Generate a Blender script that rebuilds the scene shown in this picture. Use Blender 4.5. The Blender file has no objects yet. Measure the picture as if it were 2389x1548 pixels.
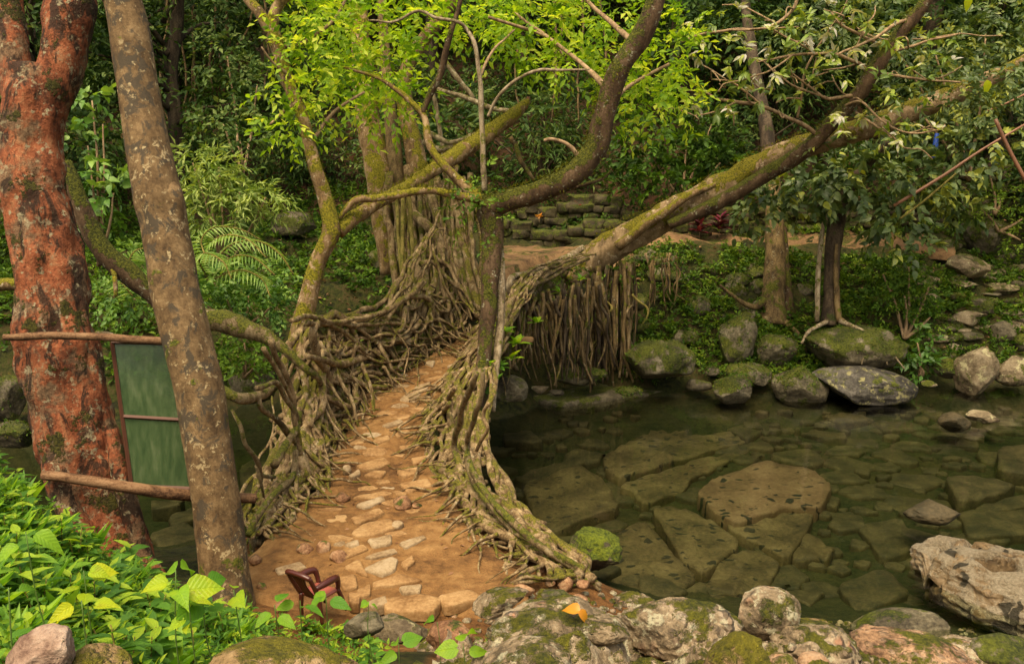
import bpy, bmesh, math, numpy as np
from mathutils import Vector

# ------------------------------------------------------------------ camera, world, sun, exposure
PW, PH, FPX = 2389.0, 1548.0, 2069.0          # photograph size and focal length in its pixels
PITCH = math.radians(12.0)
CAM = np.array([0.0, 0.0, 6.0])
sc = bpy.context.scene
camd = bpy.data.cameras.new('camera'); cam = bpy.data.objects.new('camera', camd)
sc.collection.objects.link(cam); sc.camera = cam
cam.location = CAM; cam.rotation_euler = (math.radians(90) - PITCH, 0, 0)
camd.sensor_width = 36.0; camd.lens = 36.0 * FPX / PW; camd.clip_end = 500; camd.clip_start = 0.05

SUN_EL, SUN_AZ = math.radians(66), math.radians(205)   # azimuth measured from +Y clockwise
w = bpy.data.worlds.new("World"); sc.world = w; w.use_nodes = True
wn = w.node_tree.nodes; wl = w.node_tree.links
bg = wn['Background']; sky = wn.new('ShaderNodeTexSky'); sky.sky_type = 'NISHITA'; sky.sun_disc = False
sky.sun_elevation = SUN_EL; sky.sun_rotation = SUN_AZ; sky.air_density = 1.0; sky.dust_density = 6.0; sky.ozone_density = 0.3
wm = wn.new('ShaderNodeMix'); wm.data_type = 'RGBA'; wm.blend_type = 'MULTIPLY'; wm.inputs[0].default_value = 1.0; wm.inputs[7].default_value = (1.0, .90, .69, 1)
wl.new(sky.outputs[0], wm.inputs[6]); wl.new(wm.outputs[2], bg.inputs[0]); bg.inputs[1].default_value = 0.15
sd = bpy.data.lights.new('sun', 'SUN'); sun = bpy.data.objects.new('sun', sd); sc.collection.objects.link(sun)
sd.energy = 1.1; sd.angle = math.radians(35); sd.color = (1.0, 0.90, 0.70)
sdir = Vector((math.sin(SUN_AZ) * math.cos(SUN_EL), math.cos(SUN_AZ) * math.cos(SUN_EL), math.sin(SUN_EL)))
sun.rotation_euler = sdir.to_track_quat('Z', 'Y').to_euler()
sc.view_settings.view_transform = 'Standard'; sc.view_settings.look = 'None'
sc.view_settings.exposure = 1.2; sc.view_settings.gamma = 1.0; sc.view_settings.use_curve_mapping = False
sc.cycles.max_bounces = 7; sc.cycles.diffuse_bounces = 3; sc.cycles.glossy_bounces = 2
sc.cycles.transmission_bounces = 4; sc.cycles.transparent_max_bounces = 10; sc.cycles.volume_bounces = 0
sc.cycles.caustics_reflective = False; sc.cycles.caustics_refractive = False
sc.cycles.use_denoising = True

# ------------------------------------------------------------------ pixel <-> world helpers
CP, SP = math.cos(PITCH), math.sin(PITCH)
def rdir(px, py):
    u = (px - PW / 2) / FPX; v = (PH / 2 - py) / FPX
    return np.array([u, CP + SP * v, -SP + CP * v])
def P(px, py, t): return CAM + t * rdir(px, py)
def GZ(px, py, z):
    d = rdir(px, py); return CAM + d * ((z - CAM[2]) / d[2])
def GY(px, py, y):
    d = rdir(px, py); return CAM + d * (y / d[1])

# ------------------------------------------------------------------ noise
def _h(ix, iy, iz, seed):
    h = (ix.astype(np.int64) * 374761393 + iy.astype(np.int64) * 668265263 + iz.astype(np.int64) * 1440662683 + seed * 974634547) & 0xffffffff
    h = ((h ^ (h >> 13)) * 1274126177) & 0xffffffff
    h = ((h ^ (h >> 16)) * 2246822519) & 0xffffffff
    return (h & 0xffffff) / float(0xffffff) * 2 - 1
def vn(p, seed=0):
    p = np.asarray(p, float); i = np.floor(p).astype(np.int64); f = p - i; f = f * f * (3 - 2 * f)
    out = 0
    for a in (0, 1):
        for b in (0, 1):
            for c in (0, 1):
                wgt = (f[..., 0] if a else 1 - f[..., 0]) * (f[..., 1] if b else 1 - f[..., 1]) * (f[..., 2] if c else 1 - f[..., 2])
                out = out + wgt * _h(i[..., 0] + a, i[..., 1] + b, i[..., 2] + c, seed)
    return out
def fbm(p, o=4, seed=0):
    s = 0; a = 1; n = 0; p = np.asarray(p, float)
    for k in range(o):
        s = s + a * vn(p * 2 ** k, seed + k * 17); n += a; a *= .5
    return s / n
def nrm(v): return v / np.maximum(np.linalg.norm(v, axis=-1, keepdims=True), 1e-9)

# ------------------------------------------------------------------ mesh builder
COL = sc.collection
class MB:
    def __init__(s): s.V = []; s.Q = []; s.T = []; s.t = []; s.n = 0; s.uv = []; s.has = False
    def add(s, V, Q=None, T=None, tint=0.5, uv=None):
        V = np.asarray(V, float).reshape(-1, 3)
        s.V.append(V)
        if Q is not None and len(Q): s.Q.append(np.asarray(Q, np.int64) + s.n)
        if T is not None and len(T): s.T.append(np.asarray(T, np.int64) + s.n)
        s.t.append(np.broadcast_to(np.asarray(tint, float), (len(V),)))
        s.n += len(V); s.uv.append(np.zeros((len(V), 2)) if uv is None else uv); s.has = s.has or uv is not None
        return s
    def mesh(s, name, mat, org=(0, 0, 0), smooth=True):
        V = np.concatenate(s.V) - np.asarray(org, float)
        Q = np.concatenate(s.Q) if s.Q else np.zeros((0, 4), np.int64)
        T = np.concatenate(s.T) if s.T else np.zeros((0, 3), np.int64)
        me = bpy.data.meshes.new(name)
        me.vertices.add(len(V)); me.vertices.foreach_set('co', V.astype(np.float32).ravel())
        nl = Q.size + T.size; me.loops.add(nl)
        me.loops.foreach_set('vertex_index', np.concatenate([Q.ravel(), T.ravel()]).astype(np.int32))
        tot = np.concatenate([np.full(len(Q), 4), np.full(len(T), 3)]).astype(np.int32)
        st = np.concatenate([[0], np.cumsum(tot)[:-1]]).astype(np.int32)
        me.polygons.add(len(tot)); me.polygons.foreach_set('loop_start', st); me.polygons.foreach_set('loop_total', tot)
        me.polygons.foreach_set('use_smooth', np.full(len(tot), smooth))
        a = me.attributes.new('tint', 'FLOAT', 'POINT'); a.data.foreach_set('value', np.concatenate(s.t).astype(np.float32))
        if s.has:
            U = np.concatenate(s.uv).astype(np.float32)
            for j, nm in enumerate(('leafx', 'leafy')):
                a = me.attributes.new(nm, 'FLOAT', 'POINT'); a.data.foreach_set('value', np.ascontiguousarray(U[:, j]))
        me.update(calc_edges=True)
        me.materials.append(mat)
        return me
    def build(s, name, mat, parent=None, smooth=True, org=None):
        """link as ONE object; a child is stored relative to its parent, a top-level object gets its base as origin"""
        if org is None:
            if parent is not None: org = np.array(WORG[parent.name])
            else:
                V = np.concatenate(s.V); org = np.array([V[:, 0].mean(), V[:, 1].mean(), V[:, 2].min()])
        o = bpy.data.objects.new(name, s.mesh(name, mat, org, smooth)); COL.objects.link(o)
        if parent is not None: o.parent = parent
        else: o.location = org
        WORG[o.name] = tuple(org)
        return o
WORG = {}
def tag(o, label=None, cat=None, group=None, kind=None):
    if label: o['label'] = label
    if cat: o['category'] = cat
    if group: o['group'] = group
    if kind: o['kind'] = kind
    return o
def thing(name, label, cat, loc, group=None):
    o = bpy.data.objects.new(name, None); COL.objects.link(o); o.location = loc; o.empty_display_size = .2
    WORG[o.name] = tuple(loc)
    return tag(o, label, cat, group)
def dup(root, loc, rotz=0, scale=1, label=None, group=None, tilt=(0, 0)):
    r = root.copy(); COL.objects.link(r); r.location = loc; r.rotation_euler = (tilt[0], tilt[1], rotz); r.scale = (scale,) * 3
    if label: r['label'] = label
    if group: r['group'] = group
    for ch in root.children:
        c = ch.copy(); COL.objects.link(c); c.parent = r
        for g in ch.children:
            d = g.copy(); COL.objects.link(d); d.parent = c
    return r

# ------------------------------------------------------------------ shapes
def catmull(p, sub):
    p = np.asarray(p, float)
    if len(p) < 3 and sub > 1:
        t = np.linspace(0, 1, sub * (len(p) - 1) + 1)[:, None]; return p[0] * (1 - t) + p[-1] * t
    q = np.vstack([2 * p[0] - p[1], p, 2 * p[-1] - p[-2]]); out = []
    for i in range(1, len(q) - 2):
        t = np.linspace(0, 1, sub, endpoint=False)[:, None]
        a, b, c, d = q[i - 1], q[i], q[i + 1], q[i + 2]
        out.append(.5 * (2 * b + (c - a) * t + (2 * a - 5 * b + 4 * c - d) * t ** 2 + (3 * b - a - 3 * c + d) * t ** 3))
    out.append(p[-1][None]); return np.vstack(out)
def tube(mb, pts, rad, k=8, sub=5, wob=0., wscale=2.5, knot=.12, kscale=6., flute=None, seed=0, tint=.5, cap=True):
    pts = np.asarray(pts, float); rad = np.broadcast_to(np.asarray(rad, float), (len(pts),))
    C = catmull(pts, sub)
    R = np.interp(np.linspace(0, len(rad) - 1, len(C)), np.arange(len(rad)), rad)
    if wob:
        env = np.minimum(1, np.minimum(np.arange(len(C)), len(C) - 1 - np.arange(len(C))) / 3.0)[:, None]
        C = C + wob * env * np.stack([vn(C * wscale + 11 * a, seed + a) for a in range(3)], -1)
    T = nrm(np.gradient(C, axis=0))
    n = np.zeros_like(T); a = np.array([0., 0, 1]) if abs(T[0, 2]) < .9 else np.array([1., 0, 0])
    n[0] = nrm(a - T[0] * a.dot(T[0]))
    for i in range(1, len(C)):
        v = n[i - 1] - T[i] * n[i - 1].dot(T[i]); n[i] = nrm(v)
    b = np.cross(T, n)
    th = np.linspace(0, 2 * math.pi, k, endpoint=False)
    U = n[:, None] * np.cos(th)[None, :, None] + b[:, None] * np.sin(th)[None, :, None]
    r = R[:, None] * np.ones((1, k))
    if knot:
        r = r * (1 + knot * fbm(C[:, None] * kscale * .5 + U * .9 * kscale * np.minimum(R, .5)[:, None, None] + seed * 3.7, 3, seed))
    if flute is not None: r = r * flute(th[None, :], np.linspace(0, 1, len(C))[:, None])
    V = (C[:, None] + U * r[..., None]).reshape(-1, 3)
    m = len(C); i = np.arange(m - 1)[:, None] * k; j = np.arange(k)[None]; j2 = (j + 1) % k
    Q = np.stack([i + j, i + j2, i + k + j2, i + k + j], -1).reshape(-1, 4)
    Tn = None
    if cap:
        V = np.vstack([V, C[0], C[-1] + T[-1] * R[-1] * .5]); jj = np.arange(k)
        Tn = np.vstack([np.stack([(jj + 1) % k, jj, np.full(k, m * k)], -1),
                        np.stack([jj, (jj + 1) % k, np.full(k, m * k + 1)], -1) + np.array([(m - 1) * k, (m - 1) * k, 0])])
    mb.add(V, Q, Tn, tint); return C
_bm = bmesh.new(); bmesh.ops.create_icosphere(_bm, subdivisions=5, radius=1); _bm.verts.ensure_lookup_table()
ICO5 = (np.array([v.co[:] for v in _bm.verts]), np.array([[v.index for v in f.verts] for f in _bm.faces])); _bm.free()
_bm = bmesh.new(); bmesh.ops.create_icosphere(_bm, subdivisions=3, radius=1); _bm.verts.ensure_lookup_table()
ICO3 = (np.array([v.co[:] for v in _bm.verts]), np.array([[v.index for v in f.verts] for f in _bm.faces])); _bm.free()
def rock_shape(seed, half, cuts=7, rough=.2, rz=0., tilt=0., roll=0., ico=None, fine=.05):
    r = np.random.default_rng(seed); V, T = ico or ICO5
    p = V * (1 + rough * fbm(V * 1.3 + seed * 5.1, 3, seed)[:, None])
    for c in range(cuts):
        n = nrm(r.normal(size=3) * np.array([1, 1, .8])); d = r.uniform(.55, .85)
        p = p - n * (np.maximum(0, p @ n - d) * .92)[:, None]
    p = p / np.abs(p).max(0)
    p = p + (fine * fbm(p * 4 + seed, 4, seed + 3) + (fine * .7 * (1 - 2 * np.abs(fbm(p * 6 - seed, 3, seed + 9))) if len(V) > 1000 else 0))[:, None] * nrm(p)
    p = p * np.asarray(half)
    def rot(a, i, j):
        c, s = math.cos(a), math.sin(a); q = p.copy(); q[:, i] = c * p[:, i] - s * p[:, j]; q[:, j] = s * p[:, i] + c * p[:, j]; return q
    if roll: p = rot(roll, 1, 2)
    if tilt: p = rot(tilt, 0, 2)
    if rz: p = rot(rz, 0, 1)
    return p, T
def slab(mb, poly, ztop, thick, bev=.02, seed=0, rough=.015, seg=6, zfun=None, tint=.5):
    """flat stone: polygon outline (N,2), top at ztop (or zfun), rounded rim"""
    poly = np.asarray(poly, float); n = len(poly)
    q = np.concatenate([.9 * poly + .1 * np.roll(poly, -1, 0), .1 * poly + .9 * np.roll(poly, -1, 0)], 1).reshape(-1, 2)
    L = []
    for i in range(len(q)):
        a, b = q[i], q[(i + 1) % len(q)]
        for s in range(seg): L.append(a + (b - a) * s / seg)
    L = np.array(L); size = np.ptp(L, axis=0).mean()
    c = L.mean(0); d = L - c
    L = c + d * (1 + .05 * vn(np.c_[L * 3 / max(size, .2), np.full(len(L), seed)], seed))[:, None]; d = L - c
    m = len(L); rings = []; R = [(1.0, -thick), (1.01, -thick * .5), (1.0, -bev), (1 - min(.05, bev / size * .9), -bev * .15), (.85, 0), (.6, 0), (.3, 0)]
    for s, dz in R:
        xy = c + d * s; z0 = ztop if zfun is None else zfun(xy)
        z = z0 + dz + rough * fbm(np.c_[xy * 5, np.full(m, seed * 1.3)], 3, seed) * (1 if s < .99 or dz > -thick else 0)
        rings.append(np.c_[xy, z])
    V = np.vstack(rings + [np.r_[c, (ztop if zfun is None else zfun(c[None])[0])][None]])
    area = np.sum(L[:, 0] * np.roll(L[:, 1], -1) - L[:, 1] * np.roll(L[:, 0], -1))
    Q = []; j = np.arange(m); j2 = (j + 1) % m
    for k in range(len(R) - 1): Q.append(np.stack([k * m + j, k * m + j2, (k + 1) * m + j2, (k + 1) * m + j], -1))
    Q = np.vstack(Q); T = np.stack([(len(R) - 1) * m + j, (len(R) - 1) * m + j2, np.full(m, len(R) * m)], -1)
    if area < 0: Q = Q[:, ::-1]; T = T[:, ::-1]
    mb.add(V, Q, T, tint)

# ------------------------------------------------------------------ leaves
def leaf_t(prof, fold=.12, curl=.25, lobes=0.):
    n = len(prof); V = []; Q = []
    for i, (s, wd) in enumerate(prof):
        z = -curl * s * s; back = -lobes if i == 0 else 0
        V += [(-wd, s + back, z + fold * wd), (0, s, z), (wd, s + back, z + fold * wd)]
    for i in range(n - 1):
        a = 3 * i; Q += [(a, a + 1, a + 4, a + 3), (a + 1, a + 2, a + 5, a + 4)]
    return np.array(V, float), np.array(Q), None
LEAF2 = (np.array([(0, 0, 0), (.24, .45, .07), (0, 1, -.12), (-.24, .45, .07)], float), None, np.array([(0, 1, 2), (0, 2, 3)]))
LEAFN = (np.array([(0, 0, 0), (.11, .4, .04), (0, 1, -.2), (-.11, .4, .04)], float), None, np.array([(0, 1, 2), (0, 2, 3)]))
LEAFX = (np.array([(0, 0, 0), (.062, .35, .03), (0, 1, -.25), (-.062, .35, .03)], float), None, np.array([(0, 1, 2), (0, 2, 3)]))
LANCE = leaf_t([(0, .02), (.15, .13), (.4, .19), (.7, .13), (1, .0)], .35, .3)
OVATE = leaf_t([(0, .04), (.12, .22), (.35, .3), (.65, .2), (.88, .07), (1, .0)], .3, .25)
HEART = leaf_t([(0, .10), (.06, .34), (.25, .45), (.5, .37), (.75, .19), (.92, .05), (1.02, .0)], .28, .3, .10)
HEARTS = [HEART, leaf_t([(0, .09), (.06, .30), (.22, .40), (.45, .36), (.7, .22), (.9, .07), (1.05, .0)], .5, .55, .08), leaf_t([(0, .10), (.06, .36), (.25, .44), (.5, .40), (.74, .22), (.92, .07), (1.0, .0)], .05, .12, .10), leaf_t([(0, .05), (.1, .24), (.3, .33), (.55, .27), (.8, .13), (1.0, .02), (1.1, .0)], .42, .7, .03)]
def leaves(mb, pos, d, nor, size, tint, tpl):
    pos = np.asarray(pos); d = nrm(d); X = nrm(np.cross(d, nor)); N = np.cross(X, d)
    V, Q, T = tpl; nv = len(V); n = len(pos); size = np.broadcast_to(size, (n,))
    W = pos[:, None] + size[:, None, None] * (V[None, :, 0, None] * X[:, None] + V[None, :, 1, None] * d[:, None] + V[None, :, 2, None] * N[:, None])
    off = (np.arange(n) * nv)[:, None, None]
    mb.add(W.reshape(-1, 3), (Q[None] + off).reshape(-1, 4) if Q is not None else None,
           (T[None] + off).reshape(-1, 3) if T is not None else None, np.repeat(np.broadcast_to(tint, (n,)), nv),
           np.tile(np.c_[V[:, 0] / np.abs(V[:, 0]).max(), V[:, 1]], (n, 1)) if nv > 6 else None)
def sprays(mb, r, cent, out, n, L, leaf, tpl=LEAF2, jit=.5, droop=.35, tint=(0, 1), spread=.8, upn=1.0):
    N = len(cent); d = nrm(out + jit * r.normal(size=(N, 3))); up = np.array([0, 0, 1.])
    side = nrm(np.cross(d, up + .35 * r.normal(size=(N, 3)))); L = L * r.uniform(.6, 1.2, N)
    t0 = r.uniform(tint[0], tint[1], N)
    for k in range(n):
        s = (k + .6) / n; sg = 1 if k % 2 else -1
        pos = cent + d * (L * s)[:, None] - up * (droop * L * s * s)[:, None]
        ld = d * .65 + side * sg * spread * (0 if k == n - 1 else 1) + .3 * r.normal(size=(N, 3)) - up * droop * .6
        no = nrm(np.cross(side, d)); no = no * np.where(no[:, 2:] < 0, -1, 1) * upn + .4 * r.normal(size=(N, 3))
        leaves(mb, pos, ld, no, leaf * r.uniform(.65, 1.2, N), np.clip(t0 + r.normal(size=N) * .12, 0, 1), tpl)
def blob(r, c, rad, n, shell=2.2):
    v = nrm(r.normal(size=(n, 3))); s = r.uniform(0, 1, n) ** (1 / shell)
    return np.asarray(c) + v * s[:, None] * np.asarray(rad), nrm(v * 1.0 + np.array([0, 0, .15]))

# ------------------------------------------------------------------ materials
class NT:
    def __init__(s, name):
        s.m = bpy.data.materials.new(name); s.m.use_nodes = True; s.t = s.m.node_tree; s.t.nodes.clear()
        s.out = s.t.nodes.new('ShaderNodeOutputMaterial')
    def n(s, typ, out=0, ins=None, **kw):
        x = s.t.nodes.new('ShaderNode' + typ)
        for k, v in kw.items(): setattr(x, k, v)
        for k, v in (ins or {}).items(): s.set(x, k, v)
        return x.outputs[out]
    def set(s, x, k, v):
        i = x.inputs[k]
        if isinstance(v, bpy.types.NodeSocket): s.t.links.new(v, i)
        elif isinstance(v, (tuple, list)) and len(v) == 3 and i.type == 'RGBA': i.default_value = (*v, 1)
        else: i.default_value = v
    def noise(s, vec, scale, detail=4, rough=.55, out=0, dist=0.):
        return s.n('TexNoise', out, {'Vector': vec, 'Scale': scale, 'Detail': detail, 'Roughness': rough, 'Distortion': dist})
    def ramp(s, fac, stops):
        x = s.t.nodes.new('ShaderNodeValToRGB'); s.t.links.new(fac, x.inputs[0]); e = x.color_ramp.elements
        while len(e) < len(stops): e.new(.5)
        for a, (p, c) in zip(e, stops): a.position = p; a.color = (*c, 1) if len(c) == 3 else c
        return x.outputs[0]
    def mr(s, v, a, b, c=0., d=1.):
        return s.n('MapRange', 0, {'Value': v, 'From Min': a, 'From Max': b, 'To Min': c, 'To Max': d})
    def mix(s, f, a, b, blend='MIX'):
        x = s.t.nodes.new('ShaderNodeMix'); x.data_type = 'RGBA'; x.blend_type = blend
        s.set(x, 0, f); s.set(x, 6, a); s.set(x, 7, b); return x.outputs[2]
    def ct(s, v, k=.17): return s.mr(v, .5 - k, .5 + k)
    def math(s, op, a, b=0.): return s.n('Math', 0, {0: a, 1: b}, operation=op)
    def bump(s, h, strength, dist): return s.n('Bump', 0, {'Height': h, 'Strength': strength, 'Distance': dist})
    def done(s, sh, vol=None):
        if sh is not None: s.t.links.new(sh, s.out.inputs[0])
        if vol is not None: s.t.links.new(vol, s.out.inputs[1])
        return s.m
    def pos(s): return s.n('NewGeometry', 0)
    def obj(s): return s.n('TexCoord', 3)
    def nz(s): return s.n('SeparateXYZ', 2, {0: s.n('NewGeometry', 1)})
    def attr(s, a): return s.n('Attribute', 2, attribute_name=a)

def mat_leaf(name, stops, trans=.4, rough=.45, spec=.4, tcol=1.5, veins=False):
    s = NT(name); t = s.attr('tint')
    v = s.noise(s.obj(), 14, 2); t2 = s.math('ADD', t, s.mr(v, .3, .7, -.12, .12))
    c = s.ramp(t2, stops)
    nb = None
    if veins:
        ax = s.math('ABSOLUTE', s.attr('leafx')); ly = s.attr('leafy')
        fr = s.math('ABSOLUTE', s.math('SUBTRACT', s.math('FRACT', s.math('SUBTRACT', s.math('MULTIPLY', ly, 7.), s.math('MULTIPLY', ax, 2.4))), .5))
        ve = s.math('MAXIMUM', s.mr(fr, .44, .5), s.mr(ax, .07, .02)); bl = s.noise(s.obj(), 30, 5, .7)
        c = s.mix(s.math('MULTIPLY', ve, .35), c, s.mix(1.0, c, (1.5, 1.4, 1.6), 'MULTIPLY'))
        c = s.mix(s.mr(bl, .58, .66, 0, .55), c, s.mix(1.0, c, (.75, .6, .5), 'MULTIPLY'))
        nb = s.bump(s.math('SUBTRACT', s.math('MULTIPLY', fr, 1.2), ve), .5, .004)
    p = s.n('BsdfPrincipled', 0, {'Base Color': c, 'Roughness': rough, 'Specular IOR Level': spec, **({'Normal': nb} if nb else {})})
    tc = s.mix(1.0, c, (tcol, tcol * .95, tcol * .3), 'MULTIPLY')
    tr = s.n('BsdfTranslucent', 0, {'Color': tc})
    return s.done(s.n('MixShader', 0, {0: trans, 1: p, 2: tr}))

def mat_bark(name, cols, moss=.5, mosscol=((.035, .045, .006), (.13, .13, .012)), scale=6, lichen=0., lich_col=(.30, .30, .20),
             stretch=(1, 1, .3), bump=.6, dist=.03, rough=.85, mossup=.5, dark=None, patch=None):
    s = NT(name); p = s.pos()
    q = s.n('Mapping', 0, {'Vector': p, 'Scale': stretch})
    n1 = s.noise(q, scale, 6, .65); n2 = s.noise(p, scale * .35, 3); n3 = s.noise(p, scale * 5, 4, .7)
    c = s.ramp(s.ct(s.math('ADD', s.math('MULTIPLY', n1, .65), s.math('MULTIPLY', n3, .35))), cols)
    c = s.mix(s.mr(n2, .35, .65, 0, .35), c, s.mix(1.0, c, (.55, .5, .45), 'MULTIPLY'))
    if patch:
        c = s.mix(s.mr(s.noise(p, scale * .42, 5, .7), .50, .58, 0, .8), c, s.mix(s.ct(n3), patch[0], patch[1]))
    if dark:
        dk = s.noise(q, scale * .8, 5, .7, dist=.6); c = s.mix(s.mr(dk, .51, .57, 0, .9), c, dark)
    if lichen:
        vo = s.n('TexVoronoi', 0, {'Vector': s.n('VectorMath', 0, {0: p, 1: s.n('VectorMath', 0, {0: s.noise(p, 5, 4, out=1), 1: (.6, .6, .6)}, operation='MULTIPLY')}, operation='ADD'), 'Scale': scale * 1.1})
        lm = s.math('MULTIPLY', s.mr(vo, .30, .20, 0, 1), s.mr(s.noise(p, scale * .5, 3), .62 - lichen * .25, .72 - lichen * .25))
        lm = s.math('MULTIPLY', lm, s.mr(n3, .42, .5))
        lm = s.math('MAXIMUM', lm, s.math('MULTIPLY', s.mr(s.noise(p, scale * 1.3, 6, .75), .66 - lichen * .08, .70 - lichen * .08), .75))
        c = s.mix(lm, c, lich_col)
    if moss:
        mn = s.mr(s.noise(p, scale * .45, 6, .72), .25, .75); mt = s.ct(s.noise(p, 34, 4, .7))
        mv = s.math('ADD', mn, s.math('MULTIPLY', s.nz(), mossup * .35))
        mk = s.mr(mv, .80 - moss * .42, .86 - moss * .42)
        c = s.mix(mk, c, s.ramp(mt, [(.15, mosscol[0]), (.85, mosscol[1])]))
        hgt = s.math('ADD', s.math('ADD', n1, s.math('MULTIPLY', n3, .5)), s.math('MULTIPLY', s.math('MULTIPLY', mk, mt), 1.0))
    else: hgt = s.math('ADD', n1, s.math('MULTIPLY', n3, .5))
    b = s.bump(hgt, bump, dist)
    return s.done(s.n('BsdfPrincipled', 0, {'Base Color': c, 'Roughness': rough, 'Specular IOR Level': .25, 'Normal': b}))

def mat_rock(name, cols, moss=.4, mosscol=((.014, .022, .003), (.12, .135, .012)), scale=2.2, lichen=0., lich_col=(.35, .33, .14), pits=0., bump=.7, rough=.75, wet=0.,
             pebble=0., moss_up=.6, strata=0.):
    s = NT(name); p = s.pos()
    n1 = s.noise(p, scale, 7, .62); n3 = s.noise(p, scale * 9, 5, .7); n0 = s.noise(p, scale * .5, 3)
    c = s.ramp(s.ct(s.math('ADD', s.math('MULTIPLY', n1, .6), s.math('MULTIPLY', n3, .4))), cols)
    h = s.math('ADD', n1, s.math('MULTIPLY', n3, .35))
    if strata:
        st = s.noise(s.n('Mapping', 0, {'Vector': p, 'Scale': (.6, .6, 7)}), 3, 4)
        h = s.math('ADD', h, s.math('MULTIPLY', st, strata)); c = s.mix(s.mr(st, .4, .6, 0, .5), c, s.mix(1.0, c, (.5, .48, .45), 'MULTIPLY'))
    if pebble:
        vo = s.t.nodes.new('ShaderNodeTexVoronoi'); s.set(vo, 'Vector', s.n('VectorMath', 0, {0: p, 1: s.n('VectorMath', 0, {0: s.noise(p, 6, 2, out=1), 1: (.12, .12, .12)}, operation='MULTIPLY')}, operation='ADD')); s.set(vo, 'Scale', 11.)
        pc = s.ramp(s.n('SeparateXYZ', 0, {0: vo.outputs[1]}), [(0, (.10, .075, .05)), (.35, (.22, .15, .09)), (.6, (.24, .20, .15)), (.8, (.30, .14, .075)), (1, (.36, .30, .22))])
        ed = s.math('MULTIPLY', s.mr(vo.outputs[0], .55, .25), s.mr(n0, .42, .55)); c = s.mix(s.math('MULTIPLY', ed, pebble), c, pc)
        h = s.math('ADD', h, s.math('MULTIPLY', ed, .8))
    if lichen:
        lm = s.mr(s.noise(p, scale * 2.2, 6, .75), .60 - lichen * .2, .66 - lichen * .2); c = s.mix(s.math('MULTIPLY', lm, .8), c, lich_col)
    if moss:
        mn = s.mr(s.noise(p, scale * .9, 6, .72), .28, .72); mt = s.ct(s.noise(p, 26, 5, .72))
        mk = s.mr(s.math('ADD', mn, s.math('MULTIPLY', s.nz(), moss_up * .3)), .82 - moss * .5, .95 - moss * .5)
        c = s.mix(mk, c, s.ramp(s.math('ADD', s.math('MULTIPLY', mt, .6), s.math('MULTIPLY', s.ct(n1), .4)), [(.2, mosscol[0]), (.8, mosscol[1])]))
        h = s.math('ADD', h, s.math('MULTIPLY', s.math('MULTIPLY', mk, mt), 1.2))
    if pits:
        d = s.n('VectorMath', 0, {0: p, 1: s.n('VectorMath', 0, {0: s.noise(p, 2.5, 2, out=1), 1: (.35, .35, .35)}, operation='MULTIPLY')}, operation='ADD')
        vo = s.t.nodes.new('ShaderNodeTexVoronoi'); vo.voronoi_dimensions = '2D'; s.set(vo, 'Vector', s.n('Mapping', 0, {'Vector': d, 'Scale': (1.0, 1.5, .2)})); s.set(vo, 'Scale', 3.3)
        rnd = s.n('SeparateXYZ', 0, {0: vo.outputs[1]})
        size = s.mr(rnd, .12, .85, .0, .31); size = s.math('MULTIPLY', size, s.mr(n0, .40, .56, .5, 1.))
        pm = s.math('MULTIPLY', s.mr(s.math('SUBTRACT', size, vo.outputs[0]), 0., .07), pits)
        c = s.mix(pm, c, (.012, .012, .006)); h = s.math('SUBTRACT', h, s.math('MULTIPLY', pm, 1.2))
    return s.done(s.n('BsdfPrincipled', 0, {'Base Color': c, 'Roughness': rough, 'Specular IOR Level': .3, 'Normal': s.bump(h, bump, .05)}))

def mat_plain(name, col, rough=.5, spec=.4, var=.25, scale=20, bump=.1, metal=0.):
    s = NT(name); n = s.noise(s.obj(), scale, 4)
    c = s.mix(s.mr(n, .3, .7, 0, var), col, tuple(x * .4 for x in col))
    return s.done(s.n('BsdfPrincipled', 0, {'Base Color': c, 'Roughness': rough, 'Specular IOR Level': spec, 'Metallic': metal, 'Normal': s.bump(n, bump, .01)}))

M = {}
M['root'] = mat_bark('root_bark', [(.25, (.075, .045, .018)), (.5, (.19, .13, .062)), (.8, (.34, .255, .135))], moss=.40, scale=9, lichen=.5, lich_col=(.34, .30, .19), bump=.55, dist=.02, mosscol=((.05, .05, .008), (.17, .15, .016)))
M['rootmoss'] = mat_bark('mossy_root_bark', [(.25, (.06, .04, .016)), (.5, (.15, .108, .05)), (.8, (.27, .21, .115))], moss=.62, scale=9, lichen=.45, lich_col=(.32, .29, .19), bump=.7, dist=.025, mosscol=((.04, .048, .007), (.15, .15, .015)))
M['redbark'] = mat_bark('red_bark', [(.05, (.035, .014, .007)), (.3, (.13, .040, .016)), (.6, (.27, .085, .034)), (.95, (.34, .17, .08))], patch=((.05, .035, .018), (.19, .135, .075)), moss=.34, scale=5, lichen=1.0, lich_col=(.27, .235, .14), mosscol=((.03, .03, .006), (.11, .10, .014)), stretch=(1, 1, .35), bump=.9, dist=.06, dark=(.022, .013, .007), mossup=.1)
M['greybark'] = mat_bark('grey_bark', [(.1, (.05, .03, .013)), (.5, (.13, .082, .036)), (.9, (.23, .155, .075))], moss=.16, scale=6, lichen=.8, lich_col=(.33, .26, .14), stretch=(1, 1, .8), bump=.45, dist=.025, mossup=.2, dark=(.05, .04, .026))
M['mossbark'] = mat_bark('mossy_bark', [(.1, (.06, .036, .016)), (.5, (.19, .12, .052)), (.9, (.36, .26, .14))], moss=.60, scale=6, lichen=.8, lich_col=(.42, .34, .22), bump=.7, dist=.03, mosscol=((.07, .07, .006), (.27, .235, .014)), mossup=.8)
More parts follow.
